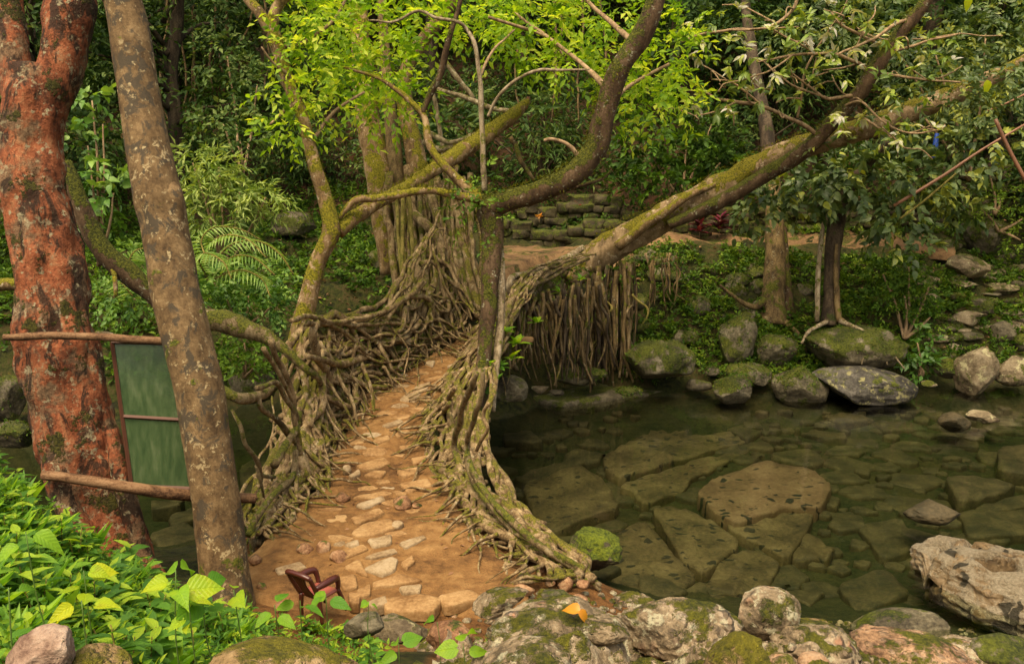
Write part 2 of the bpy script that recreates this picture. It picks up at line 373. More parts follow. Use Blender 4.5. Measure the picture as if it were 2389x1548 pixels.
M['leanbark'] = mat_bark('leaning_trunk_bark', [(.1, (.09, .06, .03)), (.5, (.24, .165, .085)), (.9, (.42, .31, .18))], moss=.54, scale=4, lichen=.9, lich_col=(.46, .37, .24), bump=.8, dist=.035, mosscol=((.05, .055, .006), (.26, .22, .012)), mossup=.7)
M['darkmoss'] = mat_bark('dark_mossy_bark', [(.1, (.025, .015, .007)), (.5, (.075, .045, .022)), (.9, (.15, .10, .055))], moss=.40, scale=6, lichen=.5, bump=.9, dist=.03, mosscol=((.02, .026, .003), (.13, .135, .012)), mossup=1.7)
M['palebark'] = mat_bark('pale_bark', [(.25, (.10, .075, .04)), (.5, (.22, .17, .10)), (.75, (.36, .30, .20))], moss=.25, scale=10, lichen=.4, lich_col=(.5, .46, .36), bump=.4, dist=.015)
M['twig'] = mat_bark('twig_bark', [(.1, (.11, .075, .04)), (.5, (.26, .175, .095)), (.9, (.40, .29, .17))], moss=.08, scale=12, bump=.3, dist=.01)
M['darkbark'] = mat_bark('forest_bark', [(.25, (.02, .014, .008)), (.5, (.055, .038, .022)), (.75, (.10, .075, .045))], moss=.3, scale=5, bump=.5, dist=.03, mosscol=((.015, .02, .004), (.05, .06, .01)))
M['bankbark'] = mat_bark('bank_tree_bark', [(.25, (.045, .03, .012)), (.5, (.12, .08, .032)), (.75, (.2, .14, .06))], moss=.35, scale=6, lichen=.3, bump=.6, dist=.03)
M['log'] = mat_bark('log_rail_bark', [(.25, (.05, .025, .012)), (.5, (.15, .08, .038)), (.75, (.24, .145, .075))], moss=0, scale=9, stretch=(.3, 1, 1), bump=.6, dist=.02)
M['bamboo'] = mat_plain('bamboo_skin', (.24, .11, .055), .45)
M['greenroot'] = mat_bark('green_aerial_root', [(.25, (.09, .075, .012)), (.5, (.17, .14, .03)), (.75, (.26, .21, .06))], moss=.25, scale=10, bump=.3, dist=.01)

M['fig'] = mat_leaf('bright_leaf', [(0, (.10, .21, .016)), (.4, (.24, .39, .022)), (.8, (.38, .51, .035)), (1, (.50, .56, .07))], .5, .5, .2, 1.5)
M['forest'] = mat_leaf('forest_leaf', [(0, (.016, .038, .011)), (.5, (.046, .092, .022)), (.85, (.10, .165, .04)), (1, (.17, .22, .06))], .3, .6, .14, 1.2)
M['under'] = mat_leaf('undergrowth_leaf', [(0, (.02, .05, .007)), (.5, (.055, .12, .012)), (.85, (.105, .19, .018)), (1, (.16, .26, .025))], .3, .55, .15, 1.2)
M['bankleaf'] = mat_leaf('bank_herb_leaf', [(0, (.03, .075, .006)), (.5, (.07, .14, .010)), (.85, (.12, .20, .014)), (1, (.18, .25, .02))], .3, .55, .2, 1.2)
M['glossy'] = mat_leaf('glossy_leaf', [(0, (.035, .065, .016)), (.5, (.085, .135, .038)), (.85, (.16, .21, .065)), (1, (.32, .35, .05))], .3, .42, .35, 1.2)
M['pale'] = mat_leaf('pale_twig_leaf', [(0, (.10, .16, .03)), (.45, (.22, .32, .03)), (.7, (.36, .40, .05)), (.86, (.46, .45, .36)), (1, (.55, .53, .45))], .35, .4, .5, 1.2)
M['bamleaf'] = mat_leaf('bamboo_leaf', [(0, (.10, .18, .035)), (.5, (.22, .32, .06)), (1, (.38, .46, .13))], .35, .5, .3, 1.2)
M['fern'] = mat_leaf('fern_leaf', [(0, (.09, .19, .03)), (.5, (.19, .32, .055)), (1, (.32, .43, .13))], .35, .5, .3, 1.2)
M['creeper'] = mat_leaf('creeper_leaf', [(0, (.04, .11, .018)), (.5, (.12, .25, .035)), (1, (.26, .40, .08))], .35, .45, .4, 1.2)
M['fgleaf'] = mat_leaf('near_leaf', [(0, (.045, .13, .018)), (.4, (.10, .235, .022)), (.75, (.20, .37, .028)), (1, (.34, .46, .03))], .45, .5, .25, 1.4, True)
M['lime'] = mat_leaf('lime_leaf', [(0, (.09, .24, .016)), (.5, (.22, .40, .018)), (.85, (.40, .50, .014)), (1, (.48, .52, .012))], .45, .45, .3, 1.3, True)
M['moss'] = mat_leaf('moss_tuft', [(0, (.022, .028, .004)), (.5, (.085, .09, .008)), (1, (.21, .19, .014))], .25, .8, .05, 1.0)
M['crim'] = mat_leaf('crimson_leaf', [(0, (.03, .006, .012)), (.5, (.085, .012, .03)), (1, (.20, .03, .06))], .3, .4, .4, 1.)
M['pink'] = mat_leaf('pink_petal', [(0, (.45, .01, .07)), (1, (.65, .03, .14))], .3, .5, .3, 1.)
M['orange'] = mat_leaf('orange_dead_leaf', [(0, (.35, .10, .01)), (.5, (.55, .22, .015)), (1, (.62, .34, .03))], .3, .4, .4, 1.1)
M['litter'] = mat_leaf('dead_leaf', [(0, (.07, .03, .012)), (.5, (.17, .08, .035)), (1, (.30, .17, .09))], .15, .7, .2, 1.)
M['petal'] = mat_plain('pale_petal', (.55, .48, .36), .6)

GREYC = [(.15, (.03, .024, .014)), (.5, (.09, .076, .044)), (.85, (.19, .165, .105))]
BROWNC = [(.25, (.075, .05, .026)), (.5, (.17, .12, .065)), (.75, (.28, .21, .125))]
M['mossrock'] = mat_rock('mossy_boulder_rock', GREYC, moss=.72)
M['mosscap'] = mat_rock('green_capped_rock', GREYC, moss=.85, mosscol=((.03, .05, .005), (.20, .24, .014)), moss_up=1.1)
M['halfmoss'] = mat_rock('half_mossy_rock', GREYC, moss=.58)
M['greyrock'] = mat_rock('grey_river_rock', GREYC, moss=.18, strata=.5)
M['yelrock'] = mat_rock('lichened_rock', [(.25, (.018, .016, .013)), (.5, (.05, .045, .035)), (.75, (.11, .10, .08))], moss=.2, lichen=.25, lich_col=(.26, .24, .10), strata=.4)
M['palerock'] = mat_rock('pale_sculpted_rock', [(.15, (.07, .044, .018)), (.45, (.17, .115, .055)), (.7, (.25, .20, .125)), (.95, (.38, .33, .25))], moss=.55, mosscol=((.20, .155, .09), (.42, .36, .25)), scale=1.8, strata=.35, pits=.85, bump=.8, rough=.55, moss_up=1.0)
M['tanrock'] = mat_rock('tan_river_rock', [(.15, (.06, .042, .022)), (.5, (.15, .115, .065)), (.85, (.27, .22, .14))], moss=.3, lichen=.25, lich_col=(.36, .34, .18))
M['fgrock'] = mat_rock('conglomerate_rock', [(.25, (.075, .055, .03)), (.5, (.19, .14, .08)), (.75, (.32, .255, .165))], moss=.34, scale=3.0, pebble=.75, lichen=.3, lich_col=(.36, .34, .22), mosscol=((.05, .06, .006), (.24, .23, .014)), bump=1.)
M['fgred'] = mat_rock('reddish_rock', [(.25, (.10, .055, .028)), (.5, (.25, .145, .075)), (.75, (.36, .24, .14))], moss=.22, scale=3.0, pebble=.5, mosscol=((.05, .06, .006), (.19, .19, .014)), bump=.9)
M['fgmoss'] = mat_rock('near_mossy_rock', [(.25, (.10, .06, .025)), (.5, (.2, .13, .055)), (.75, (.28, .2, .10))], moss=.45, scale=2.5, mosscol=((.07, .07, .005), (.24, .21, .012)), bump=.9)
M['pinkrock'] = mat_rock('pinkish_rock', [(.25, (.11, .06, .04)), (.5, (.25, .165, .115)), (.75, (.36, .27, .2))], moss=.05, scale=3, bump=.8)
M['step'] = mat_rock('path_stone', [(.2, (.15, .075, .024)), (.5, (.26, .15, .058)), (.8, (.35, .225, .10))], moss=0., scale=3, bump=.4)
M['stepgrey'] = mat_rock('grey_path_stone', [(.2, (.15, .092, .042)), (.5, (.26, .185, .098)), (.8, (.35, .27, .165))], moss=0., scale=3, bump=.4)
M['cobble'] = mat_rock('brown_cobble', [(.25, (.11, .05, .022)), (.5, (.24, .125, .06)), (.75, (.36, .23, .125))], moss=.14, scale=4, bump=.5)
M['wall'] = mat_rock('wall_stone', [(.2, (.018, .014, .006)), (.5, (.045, .036, .015)), (.8, (.08, .065, .028))], moss=.62, scale=3.5)
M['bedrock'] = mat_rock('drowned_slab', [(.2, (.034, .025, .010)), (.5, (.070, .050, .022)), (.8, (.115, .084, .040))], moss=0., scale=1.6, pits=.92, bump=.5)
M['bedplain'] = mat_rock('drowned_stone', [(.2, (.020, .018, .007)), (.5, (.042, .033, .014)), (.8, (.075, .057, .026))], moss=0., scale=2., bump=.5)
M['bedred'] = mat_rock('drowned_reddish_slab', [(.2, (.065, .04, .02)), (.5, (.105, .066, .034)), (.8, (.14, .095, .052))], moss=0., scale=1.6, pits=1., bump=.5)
M['boot'] = mat_rock('lip_rock', [(.25, (.10, .075, .05)), (.5, (.2, .16, .115)), (.75, (.3, .25, .19))], moss=.1, scale=3)
M['plastic'] = mat_plain('brown_plastic', (.065, .015, .009), .3, .5, .2)
M['plasticred'] = mat_plain('faded_red_plastic', (.30, .085, .062), .28, .6, .15)
M['frame'] = mat_plain('rusty_frame', (.085, .028, .012), .6)
M['stem'] = mat_plain('green_stem', (.10, .17, .03), .5)
M['blue'] = mat_plain('blue_cloth', (.01, .05, .28), .6)

def mat_dirt():
    s = NT('dirt'); p = s.pos()
    n1 = s.noise(p, 1.1, 5, .6); n2 = s.noise(p, 7, 6, .65); n3 = s.noise(p, 45, 3)
    c = s.ramp(s.math('ADD', s.math('MULTIPLY', n1, .55), s.math('MULTIPLY', n2, .45)), [(.37, (.075, .036, .012)), (.5, (.185, .095, .031)), (.63, (.285, .165, .062))])
    vo = s.n('TexVoronoi', 0, {'Vector': p, 'Scale': 9.}); c = s.mix(s.math('MULTIPLY', s.mr(vo, .09, .05), .75), c, (.09, .045, .018))
    h = s.math('ADD', s.math('ADD', s.math('MULTIPLY', n1, 1.2), n2), s.math('MULTIPLY', n3, .25))
    return s.done(s.n('BsdfPrincipled', 0, {'Base Color': c, 'Roughness': .8, 'Specular IOR Level': .2, 'Normal': s.bump(h, .9, .06)}))
M['dirt'] = mat_dirt()
M['shadedirt'] = mat_rock('shaded_path_dirt', [(.15, (.05, .028, .012)), (.5, (.14, .080, .034)), (.85, (.22, .135, .06))], moss=.12, scale=1.6, rough=.9)  # same dirt as the path, with shade put into a darker colour
def mat_ground():
    s = NT('ground_soil'); p = s.pos(); z = s.attr('tint')          # tint: 0 forest litter, .33 mossy bank, .66 bed silt, 1 ochre dirt
    n1 = s.noise(p, 1.3, 6, .65); n2 = s.noise(p, 9, 6, .7)
    f = s.math('ADD', s.math('MULTIPLY', n1, .5), s.math('MULTIPLY', n2, .5))
    bed = s.ramp(f, [(.4, (.016, .022, .008)), (.6, (.045, .042, .017))])
    dirt = s.ramp(f, [(.38, (.07, .032, .011)), (.6, (.21, .10, .032))])
    bank = s.ramp(f, [(.42, (.012, .013, .005)), (.5, (.034, .040, .007)), (.57, (.055, .038, .016)), (.62, (.045, .055, .008))])
    lit = s.ramp(f, [(.38, (.018, .015, .007)), (.52, (.05, .030, .014)), (.64, (.11, .052, .024))])
    c = s.mix(s.mr(z, 0., .33), lit, bank); c = s.mix(s.mr(z, .33, .66), c, bed); c = s.mix(s.mr(z, .66, 1.), c, dirt)
    return s.done(s.n('BsdfPrincipled', 0, {'Base Color': c, 'Roughness': .9, 'Specular IOR Level': .15, 'Normal': s.bump(s.math('ADD', n1, n2), .9, .1)}))
M['ground'] = mat_ground()
def mat_water():
    s = NT('stream_water'); p = s.pos()
    n = s.noise(s.n('Mapping', 0, {'Vector': p, 'Scale': (1, 2.2, 1)}), 1.6, 3, .5)
    b = s.bump(n, .10, .05)
    gl = s.n('BsdfGlossy', 0, {'Color': (1, 1, 1), 'Roughness': .03, 'Normal': b})
    tr = s.n('BsdfTransparent', 0, {'Color': (.93, .96, .88)})
    fr = s.n('Fresnel', 0, {'IOR': 1.33, 'Normal': b})
    sh = s.n('MixShader', 0, {0: fr, 1: tr, 2: gl})
    vol = s.n('VolumeAbsorption', 0, {'Color': (.56, .70, .46), 'Density': .45})
    return s.done(sh, vol)
M['water'] = mat_water()
def mat_pane():
    s = NT('green_pane'); p = s.obj()
    n = s.noise(s.n('Mapping', 0, {'Vector': p, 'Scale': (9, 9, 1.2)}), 2, 5, .6)
    c = s.ramp(n, [(.35, (.05, .088, .038)), (.55, (.085, .13, .058)), (.75, (.16, .20, .11))])
    d = s.n('BsdfPrincipled', 0, {'Base Color': c, 'Roughness': .18, 'Specular IOR Level': .6})
    t = s.n('BsdfTransparent', 0, {'Color': (.55, .72, .45)})
    return s.done(s.n('MixShader', 0, {0: .42, 1: d, 2: t}))
M['pane'] = mat_pane()

# ------------------------------------------------------------------ terrain
CT = []
def cp(*pts):
    for p in pts: CT.append(p)
for x in (-24, -16, -10, -7, 4, 7, 11, 16, 24):
    for y in (14.2, 16.0): cp((x, y - (.0 if x < 8 else .8), -.58))
cp((-3.4, 14.5, -.6), (-3.4, 17.5, -.65), (-1, 14.5, -.65), (-1, 17.5, -.65), (1, 13.2, -.68), (1, 16, -.65), (2, 18.8, -.5), (5, 18.8, -.48), (9, 19.2, -.42), (13, 20, -.38), (-6.5, 18.2, -.6), (4, 12.4, -.66), (7, 11.6, -.66), (10, 11, -.55))
# near waterline and near bank
cp((-24, 12, 0), (-12, 12.2, 0), (-8, 12.2, 0), (-5.4, 12.2, 0), (-4.0, 12.6, .1), (-2.8, 13.0, .2), (.9, 11.6, 0), (1.6, 11.0, 0), (3, 10.3, 0), (5, 9.7, 0), (7, 9.2, 0), (11, 8.5, 0), (18, 7.5, 0), (28, 6, 0))
cp((-2.6, 12.0, 1.0), (-2.4, 10.5, 1.05), (-2.6, 9.3, 1.05), (-1, 9, 1.05), (-1, 10.5, 1.1), (-1, 12, 1.15), (0, 9.2, 1.05), (0, 10.6, 1.05), (.3, 11.4, .8), (.9, 9.6, .9), (1.6, 9.8, .5), (0.2, 8.3, 1.1), (-1.5, 8.2, 1.1), (-2.8, 8.4, 1.25))
cp((-4.2, 9.4, 1.2), (-3.4, 10.4, .95), (-4.6, 11, .7), (-6.5, 9, 2.0), (-9, 8, 3.0), (-16, 7, 3.6), (-5.5, 6.8, 3.0), (-4, 7.4, 2.2), (-3.1, 7.2, 1.75), (-2, 6.6, 1.7), (-1.3, 7.3, 1.3), (-3.3, 6.2, 2.9), (-2.4, 5.4, 3.1), (-1.3, 5.2, 2.7), (-.4, 6.3, 2.1), (-.5, 5.3, 2.7))
cp((-3.3, 5.2, 4.08), (-3.9, 5.6, 4.2), (-2.6, 4.6, 3.95), (-1.76, 3.8, 3.65), (-1.14, 3.6, 3.6), (-.7, 3.84, 3.45), (-.73, 2.54, 4.05), (-1.33, 2.07, 4.4), (-.53, 2.88, 3.9), (-4.5, 4, 4.9), (-8, 4, 5.2), (-3, 2.5, 4.6), (0, 3.78, 3.25), (.4, 4.6, 2.95), (1.17, 4.3, 2.95), (2.4, 4.9, 2.5), (4, 6.0, 1.75), (-.1, 5.5, 2.45), (1.06, 5.3, 2.65), (1.7, 5.5, 2.6), (2.3, 5.7, 2.25), (3.2, 6.3, 1.65), (1.0, 6.6, 1.7), (2.0, 6.8, 1.5), (.2, 7.0, 1.35), (1.2, 7.8, 1.0), (2.4, 8.0, .75), (4, 7.8, .6), (6, 7.6, .5), (6, 5.6, 1.6), (9, 6, 1.4))
cp((0, .6, 4.4), (0, -3, 4.6), (3, 2, 3.9), (6, 2, 3.4), (12, 2, 3), (-6, 0, 5), (-14, 0, 5.5), (14, -5, 4), (0, -10, 5.5), (-25, -8, 7), (25, -8, 5))
# far bank
for x, y in ((-24, 17.5), (-12, 17.8), (-9, 18.6), (-6, 20.0), (-3, 20.4), (.6, 20.7), (3, 20.7), (5.3, 20.8), (7.5, 21.0), (9.8, 21.4), (13, 22.2), (20, 23), (28, 24)):
    cp((x, y, 0), (x, y + 1.0, .65), (x, y + 2.3, 1.8 if x < 12 else 1.6), (x, y + 3.7, 2.85 if x < 12 else 2.75))
for x in (-24, -14, -8, -4, 0, 4, 8, 12): cp((x, 26.2, 3.0), (x, 27.9, 3.5), (x, 29.4, 4.5), (x, 34, 8.2), (x, 45, 17), (x, 62, 29))
for x in (17, 24, 32): cp((x, 26.4, 2.9), (x, 27.7, 3.1), (x, 29.4, 4.3), (x, 34, 8.2), (x, 45, 17), (x, 62, 29))
cp((1.4, 22.0, .45), (2.2, 22.2, .5), (3.0, 22.4, .6), (1.6, 23.0, .8), (2.6, 23.2, .9), (3.2, 23.4, 1.1), (2.0, 24.3, 2.8), (3.0, 24.4, 2.9))
cp((-1.0, 20.6, 1.9), (-.6, 22, 2.5), (.6, 23.5, 2.8), (-.9, 23.5, 2.8), (-40, 8, 5), (-40, 30, 6), (40, 10, 3), (40, 30, 6), (-40, 62, 30), (40, 62, 30))
CT = np.array(CT, float)
_A = np.linalg.norm(CT[:, None, :2] - CT[None, :, :2], axis=-1)
_n = len(CT); _K = np.zeros((_n + 1, _n + 1)); _K[:_n, :_n] = _A + np.eye(_n) * -.05; _K[_n, :_n] = 1; _K[:_n, _n] = 1
_W = np.linalg.solve(_K, np.r_[CT[:, 2], 0])
def ground_z(x, y, noise=True):
    x = np.atleast_1d(np.asarray(x, float)); y = np.atleast_1d(np.asarray(y, float))
    z = np.empty(x.shape); xf, yf, zf = x.ravel(), y.ravel(), z.ravel()
    for i in range(0, len(xf), 20000):
        d = np.hypot(xf[i:i + 20000, None] - CT[None, :, 0], yf[i:i + 20000, None] - CT[None, :, 1]); zf[i:i + 20000] = d @ _W[:_n] + _W[_n]
    z = zf.reshape(x.shape)
    if noise:
        q = np.stack([x, y, x * 0], -1)
        amp = np.where(y > 20, np.clip((y - 20) * .2, .05, .6), .05)
        z = z + amp * fbm(q * .7, 4, 5) + .05 * fbm(q * 2.5, 3, 9)
    return z
def on_ground(px, py, tmin=2., tmax=70.):
    t = np.linspace(tmin, tmax, 700); d = rdir(px, py); p = CAM + t[:, None] * d
    below = p[:, 2] < ground_z(p[:, 0], p[:, 1]); i = np.argmax(below)
    return p[i] if below.any() else None
def axis(segs):
    return np.unique(np.concatenate([np.arange(a, b, s) for a, b, s in segs]))
gx = axis([(-45, -12, 1.0), (-12, 14, .16), (14, 45.1, 1.0)]); gy = axis([(-14, 1, 1.0), (1, 13, .14), (13, 20, .3), (20, 32, .16), (32, 66, .7)])
GX, GYY = np.meshgrid(gx, gy); GZ_ = ground_z(GX, GYY)
def zone(x, y, z):
    n = fbm(np.stack([x, y, x * 0], -1) * .8, 3, 21)
    zn = np.where(z < .02, .66, 1.)
    zn = np.where((y > 18) & (z > .02), .33, zn)
    zn = np.where(y > 28.3, 0., zn); zn = np.where((x < -3.6) & (y < 18) & (z > .1), .36, zn)
    zn = np.where((y < 7) & (x < -.5), .36, zn)
    return zn + .05 * n
mb = MB(); ny, nx = GX.shape; idx = np.arange(nx * ny).reshape(ny, nx)
mb.add(np.stack([GX, GYY, GZ_], -1).reshape(-1, 3), np.stack([idx[:-1, :-1], idx[:-1, 1:], idx[1:, 1:], idx[1:, :-1]], -1).reshape(-1, 4), tint=zone(GX, GYY, GZ_).ravel())
tag(mb.build('ground', M['ground'], org=(0, 0, 0)), kind='structure')
# water: closed body of clear green water
mb = MB(); x0, x1, y0, y1, zb = -44., 44., 4., 26., -3.0
V = [(x0, y0, 0), (x1, y0, 0), (x1, y1, 0), (x0, y1, 0), (x0, y0, zb), (x1, y0, zb), (x1, y1, zb), (x0, y1, zb)]
mb.add(V, [(0, 1, 2, 3), (7, 6, 5, 4), (0, 4, 5, 1), (1, 5, 6, 2), (2, 6, 7, 3), (3, 7, 4, 0)])
tag(mb.build('water', M['water'], smooth=False, org=(0, 0, 0)), kind='structure')

# ------------------------------------------------------------------ path, bridge deck
DZ = np.array([[7.5, 1.2], [9, 1.22], [12, 1.4], [15, 1.72], [18, 2.2], [21, 2.75], [24, 3.02], [27, 3.12], [40, 3.2]])
def deckz(y): return np.interp(y, DZ[:, 0], DZ[:, 1])
def on_deck(px, py, dz=0.):
    z = 1.5
    for _ in range(12): q = GZ(px, py, z + dz); z = float(deckz(q[1]))
    return q
LEFT = [(560, 1470), (575, 1340), (650, 1255), (700, 1180), (765, 1130), (760, 1080), (800, 1020), (850, 950), (900, 900), (980, 845), (1050, 800), (1082, 765), (1102, 720), (1118, 680), (1150, 630), (1178, 590)]
RIGHT = [(1190, 1490), (1180, 1340), (1160, 1285), (1080, 1210), (1055, 1150), (1010, 1090), (985, 1020), (995, 960), (1045, 885), (1090, 820), (1112, 770), (1140, 725), (1185, 690), (1215, 640), (1290, 605), (1360, 582)]
LW = np.array([on_deck(*p) for p in LEFT]); RW = np.array([on_deck(*p) for p in RIGHT])
def deck_surf(xy):
    n = fbm(np.c_[xy * 1.7, np.zeros(len(xy))], 4, 31); m = fbm(np.c_[xy * 6, np.zeros(len(xy))], 3, 33)
    return deckz(xy[:, 1]) + .05 * n + .022 * m
def strip(i0, i1, name, mat, parent=None, dz=0., thick=.3, rows=14, cols=22):
    L = catmull(LW[i0:i1 + 1], rows); R = catmull(RW[i0:i1 + 1], rows); m = len(L)
    s = np.linspace(-.08, 1.08, cols); G = L[:, None] * (1 - s[None, :, None]) + R[:, None] * s[None, :, None]
    z = deck_surf(G[..., :2].reshape(-1, 2)).reshape(m, cols) + dz
    if i0 == 0: z = z - np.interp(np.arange(m), [0, 8], [.45, 0])[:, None]
    edge = np.minimum(s, 1 - s); z = z + np.where(edge < .03, .03 * 0, 0) - np.where(edge < -.03, thick, np.where(edge < .0, .05, 0))[None]
    V = np.concatenate([G[..., :2], z[..., None]], -1).reshape(-1, 3); bot = V.copy(); bot[:, 2] = deckz(bot[:, 1]) - thick - .05
    ii = np.arange(m * cols).reshape(m, cols); Q = np.stack([ii[:-1, :-1], ii[:-1, 1:], ii[1:, 1:], ii[1:, :-1]], -1).reshape(-1, 4)
    mb = MB(); mb.add(np.vstack([V, bot]), np.vstack([Q, Q[:, ::-1] + m * cols])); return mb.build(name, mat, parent)
tag(strip(0, 4, 'path', M['dirt'], dz=.006, thick=.12), kind='structure')
bridge = thing('root_bridge', 'living root bridge of tangled brown roots with a dirt walkway across the stream', 'bridge', tuple(LW[7]))
strip(4, 11, 'deck', M['dirt'], bridge, dz=.0, thick=.35)
strip(11, 12, 'deck', M['dirt'], bridge, dz=-.004, thick=.35)
# far path: footpath along the top of the far bank
mb = MB(); pts = []
for px, a, b in ((1140, 660, 572), (1180, 640, 570), (1240, 606, 571), (1320, 592, 570), (1420, 596, 572), (1560, 586, 567), (1700, 580, 563), (1850, 577, 561), (2000, 576, 560), (2120, 578, 563), (2230, 582, 572)):
    pts.append((GZ(px, a, 3.04), GZ(px, b, 3.06)))
A = catmull([p[0] for p in pts], 6); B = catmull([p[1] for p in pts], 6); s = np.linspace(0, 1, 9)
G = A[:, None] * (1 - s[None, :, None]) + B[:, None] * s[None, :, None]
G[..., 2] = np.maximum(deckz(24) + .03 * fbm(np.stack([G[..., 0], G[..., 1], G[..., 0] * 0], -1) * 1.7, 4, 31), ground_z(G[..., 0], G[..., 1]) + .02)
G[:, 0, 2] -= .3; G[:, -1, 2] -= .05; G[:, 0, 1] += .25 * vn(np.c_[G[:, 0, 0] * 1.5, np.zeros((len(G), 2))], 4)
m, c = G.shape[:2]; ii = np.arange(m * c).reshape(m, c)
mb.add(G.reshape(-1, 3), np.stack([ii[:-1, :-1], ii[1:, :-1], ii[1:, 1:], ii[:-1, 1:]], -1).reshape(-1, 4)[:, ::-1])
tag(mb.build('footpath', M['shadedirt'], org=(0, 0, 0)), kind='structure')
# ------------------------------------------------------------------ bridge roots
def plan_hit(px, py, poly, far=False):
    d = rdir(px, py)[:2]; best = None
    for a, b in zip(poly[:-1], poly[1:]):
        e = b - a; M2 = np.array([[d[0], -e[0]], [d[1], -e[1]]])
        if abs(np.linalg.det(M2)) < 1e-9: continue
        t, s = np.linalg.solve(M2, a - CAM[:2])
        if t > 0 and -.001 <= s <= 1.001 and (best is None or (t > best if far else t < best)): best = t
    return best
def ext(poly):
    p = np.asarray(poly, float); return np.vstack([p[0] + (p[0] - p[1]) / np.linalg.norm(p[0] - p[1]) * 30, p, p[-1] + (p[-1] - p[-2]) / np.linalg.norm(p[-1] - p[-2]) * 30])
LT = np.array([P(*q) for q in ((575, 1205, 11.7), (630, 1110, 12.3), (672, 1000, 13.0), (690, 880, 13.7), (715, 770, 14.2), (760, 745, 14.9), (840, 745, 15.5), (915, 728, 16.2), (950, 680, 16.8), (990, 600, 17.6), (1030, 500, 18.4))])
LF = np.array([on_deck(*q) for q in ((640, 1265), (690, 1190), (757, 1130), (762, 1080), (800, 1020), (850, 950), (900, 900), (980, 845), (1045, 802), (1080, 765), (1105, 715))])
RT = np.array([P(*q) for q in ((1395, 1362, 10.6), (1265, 1265, 11.1), (1160, 1175, 11.8), (1110, 1080, 12.6), (1092, 980, 13.6), (1108, 885, 14.6), (1145, 800, 15.8), (1180, 715, 17.2), (1222, 645, 18.8), (1290, 612, 20.5), (1400, 588, 22.5))])
RF = np.array([on_deck(*q) for q in ((1225, 1345), (1150, 1280), (1078, 1212), (1052, 1150), (1005, 1085), (985, 1010), (1005, 945), (1045, 885), (1095, 815), (1140, 730), (1210, 650))])
def lerp_curve(C, s):
    s = np.clip(s, 0, 1) * (len(C) - 1); i = np.minimum(np.floor(s).astype(int), len(C) - 2); f = (s - i)[..., None]
    return C[i] * (1 - f) + C[i + 1] * f
class Rail:
    def __init__(s, T, F, side): s.T = T; s.F = F; s.side = side
    def pt(s, u, h, o):
        """u along, h 0 foot .. 1 top, o outward metres"""
        u = np.atleast_1d(u); T = lerp_curve(s.T, u); F = lerp_curve(s.F, u)
        d = lerp_curve(s.F, np.clip(u + .03, 0, 1)) - lerp_curve(s.F, np.clip(u - .03, 0, 1)); n = np.stack([d[:, 1], -d[:, 0]], -1); n = nrm(n) * s.side
        q = F + (T - F) * np.asarray(h)[..., None] if np.ndim(h) else F + (T - F) * h
        # belly outwards so the wall of roots is steep near the deck
        q[:, :2] += n * np.asarray(o).reshape(-1, 1); return q
LRail, RRail = Rail(LT, LF, -1), Rail(RT, RF, 1)
ROOTS = []       # (points, radii, k, wob, material key, length weight)
rg = np.random.default_rng(11)
def rail_roots(R, nlong, ndiag, nfeet, nout, rs=1.0, umax=1.0):
    for i in range(nlong):
        u0 = rg.uniform(-.05, .8) * umax; u1 = min(umax, u0 + rg.uniform(.18, .6)); n = 9
        u = np.linspace(max(0, u0), u1, n); h = np.clip(rg.uniform(.1, 1.0) + np.cumsum(rg.normal(0, .15, n)), .02, 1.05); o = rg.uniform(-.05, .28) + rg.normal(0, .05, n)
        r = rg.uniform(.022, .07) * rs; ROOTS.append((R.pt(u, h, o), r * np.linspace(1.15, .6, n), 7, .07, 'root', r * 3))
    for i in range(ndiag):
        u0 = rg.uniform(0, 1) * umax; u1 = np.clip(u0 + rg.normal(-.03, .09), 0, umax); n = 6
        u = np.linspace(u0, u1, n) + rg.normal(0, .008, n); h0 = rg.uniform(.55, 1.03); h = np.linspace(h0, 0., n) + np.r_[0, rg.normal(0, .05, n - 2), 0]
        o = np.linspace(rg.uniform(.0, .28), -rg.uniform(.0, .22), n) + .12 * np.sin(np.linspace(0, math.pi, n)) * rg.uniform(-1, 1.5)
        p = R.pt(u, h, o); p[-1, 2] -= .05; r = rg.uniform(.016, .046) * rs
        ROOTS.append((p, r * np.linspace(1.2, .55, n), 7, .05, 'root', r * 2))
    for i in range(nfeet):
        u0 = rg.uniform(0, 1) * umax; n = 6; run = rg.uniform(.25, .75); u = u0 + np.linspace(0, rg.normal(0, .05), n)
        o = -np.linspace(-.05, run, n); p = R.pt(np.clip(u, 0, umax), np.zeros(n), o); zz = deck_surf(p[:, :2])
        p[:, 2] = zz + np.linspace(.22, -.03, n) * rg.uniform(.3, 1.2); p[-1, 2] = zz[-1] - .03; r = rg.uniform(.010, .028) * rs
        ROOTS.append((p, r * np.linspace(1.3, .35, n), 6, .06, 'root', r * 1.2))
    for i in range(nout):
        u0 = rg.uniform(0, 1) * umax; n = 6; u = np.clip(u0 + np.linspace(0, rg.normal(0, .07), n), 0, umax)
        h = np.linspace(rg.uniform(.2, .9), 0, n); o = .12 + .3 * np.linspace(0, 1, n) * rg.uniform(.2, 1.4); p = R.pt(u, h, o); g = ground_z(p[:, 0], p[:, 1], False)
        p[:, 2] = np.linspace(p[0, 2], max(p[-1, 2] - rg.uniform(.4, 1.6), g[-1] - .1), n); r = rg.uniform(.018, .05) * rs
        ROOTS.append((p, r * np.linspace(1.1, .5, n), 7, .08, 'rootmoss', r * 1.6))
rail_roots(LRail, 74, 74, 46, 40)
rail_roots(RRail, 58, 84, 44, 52, .9)
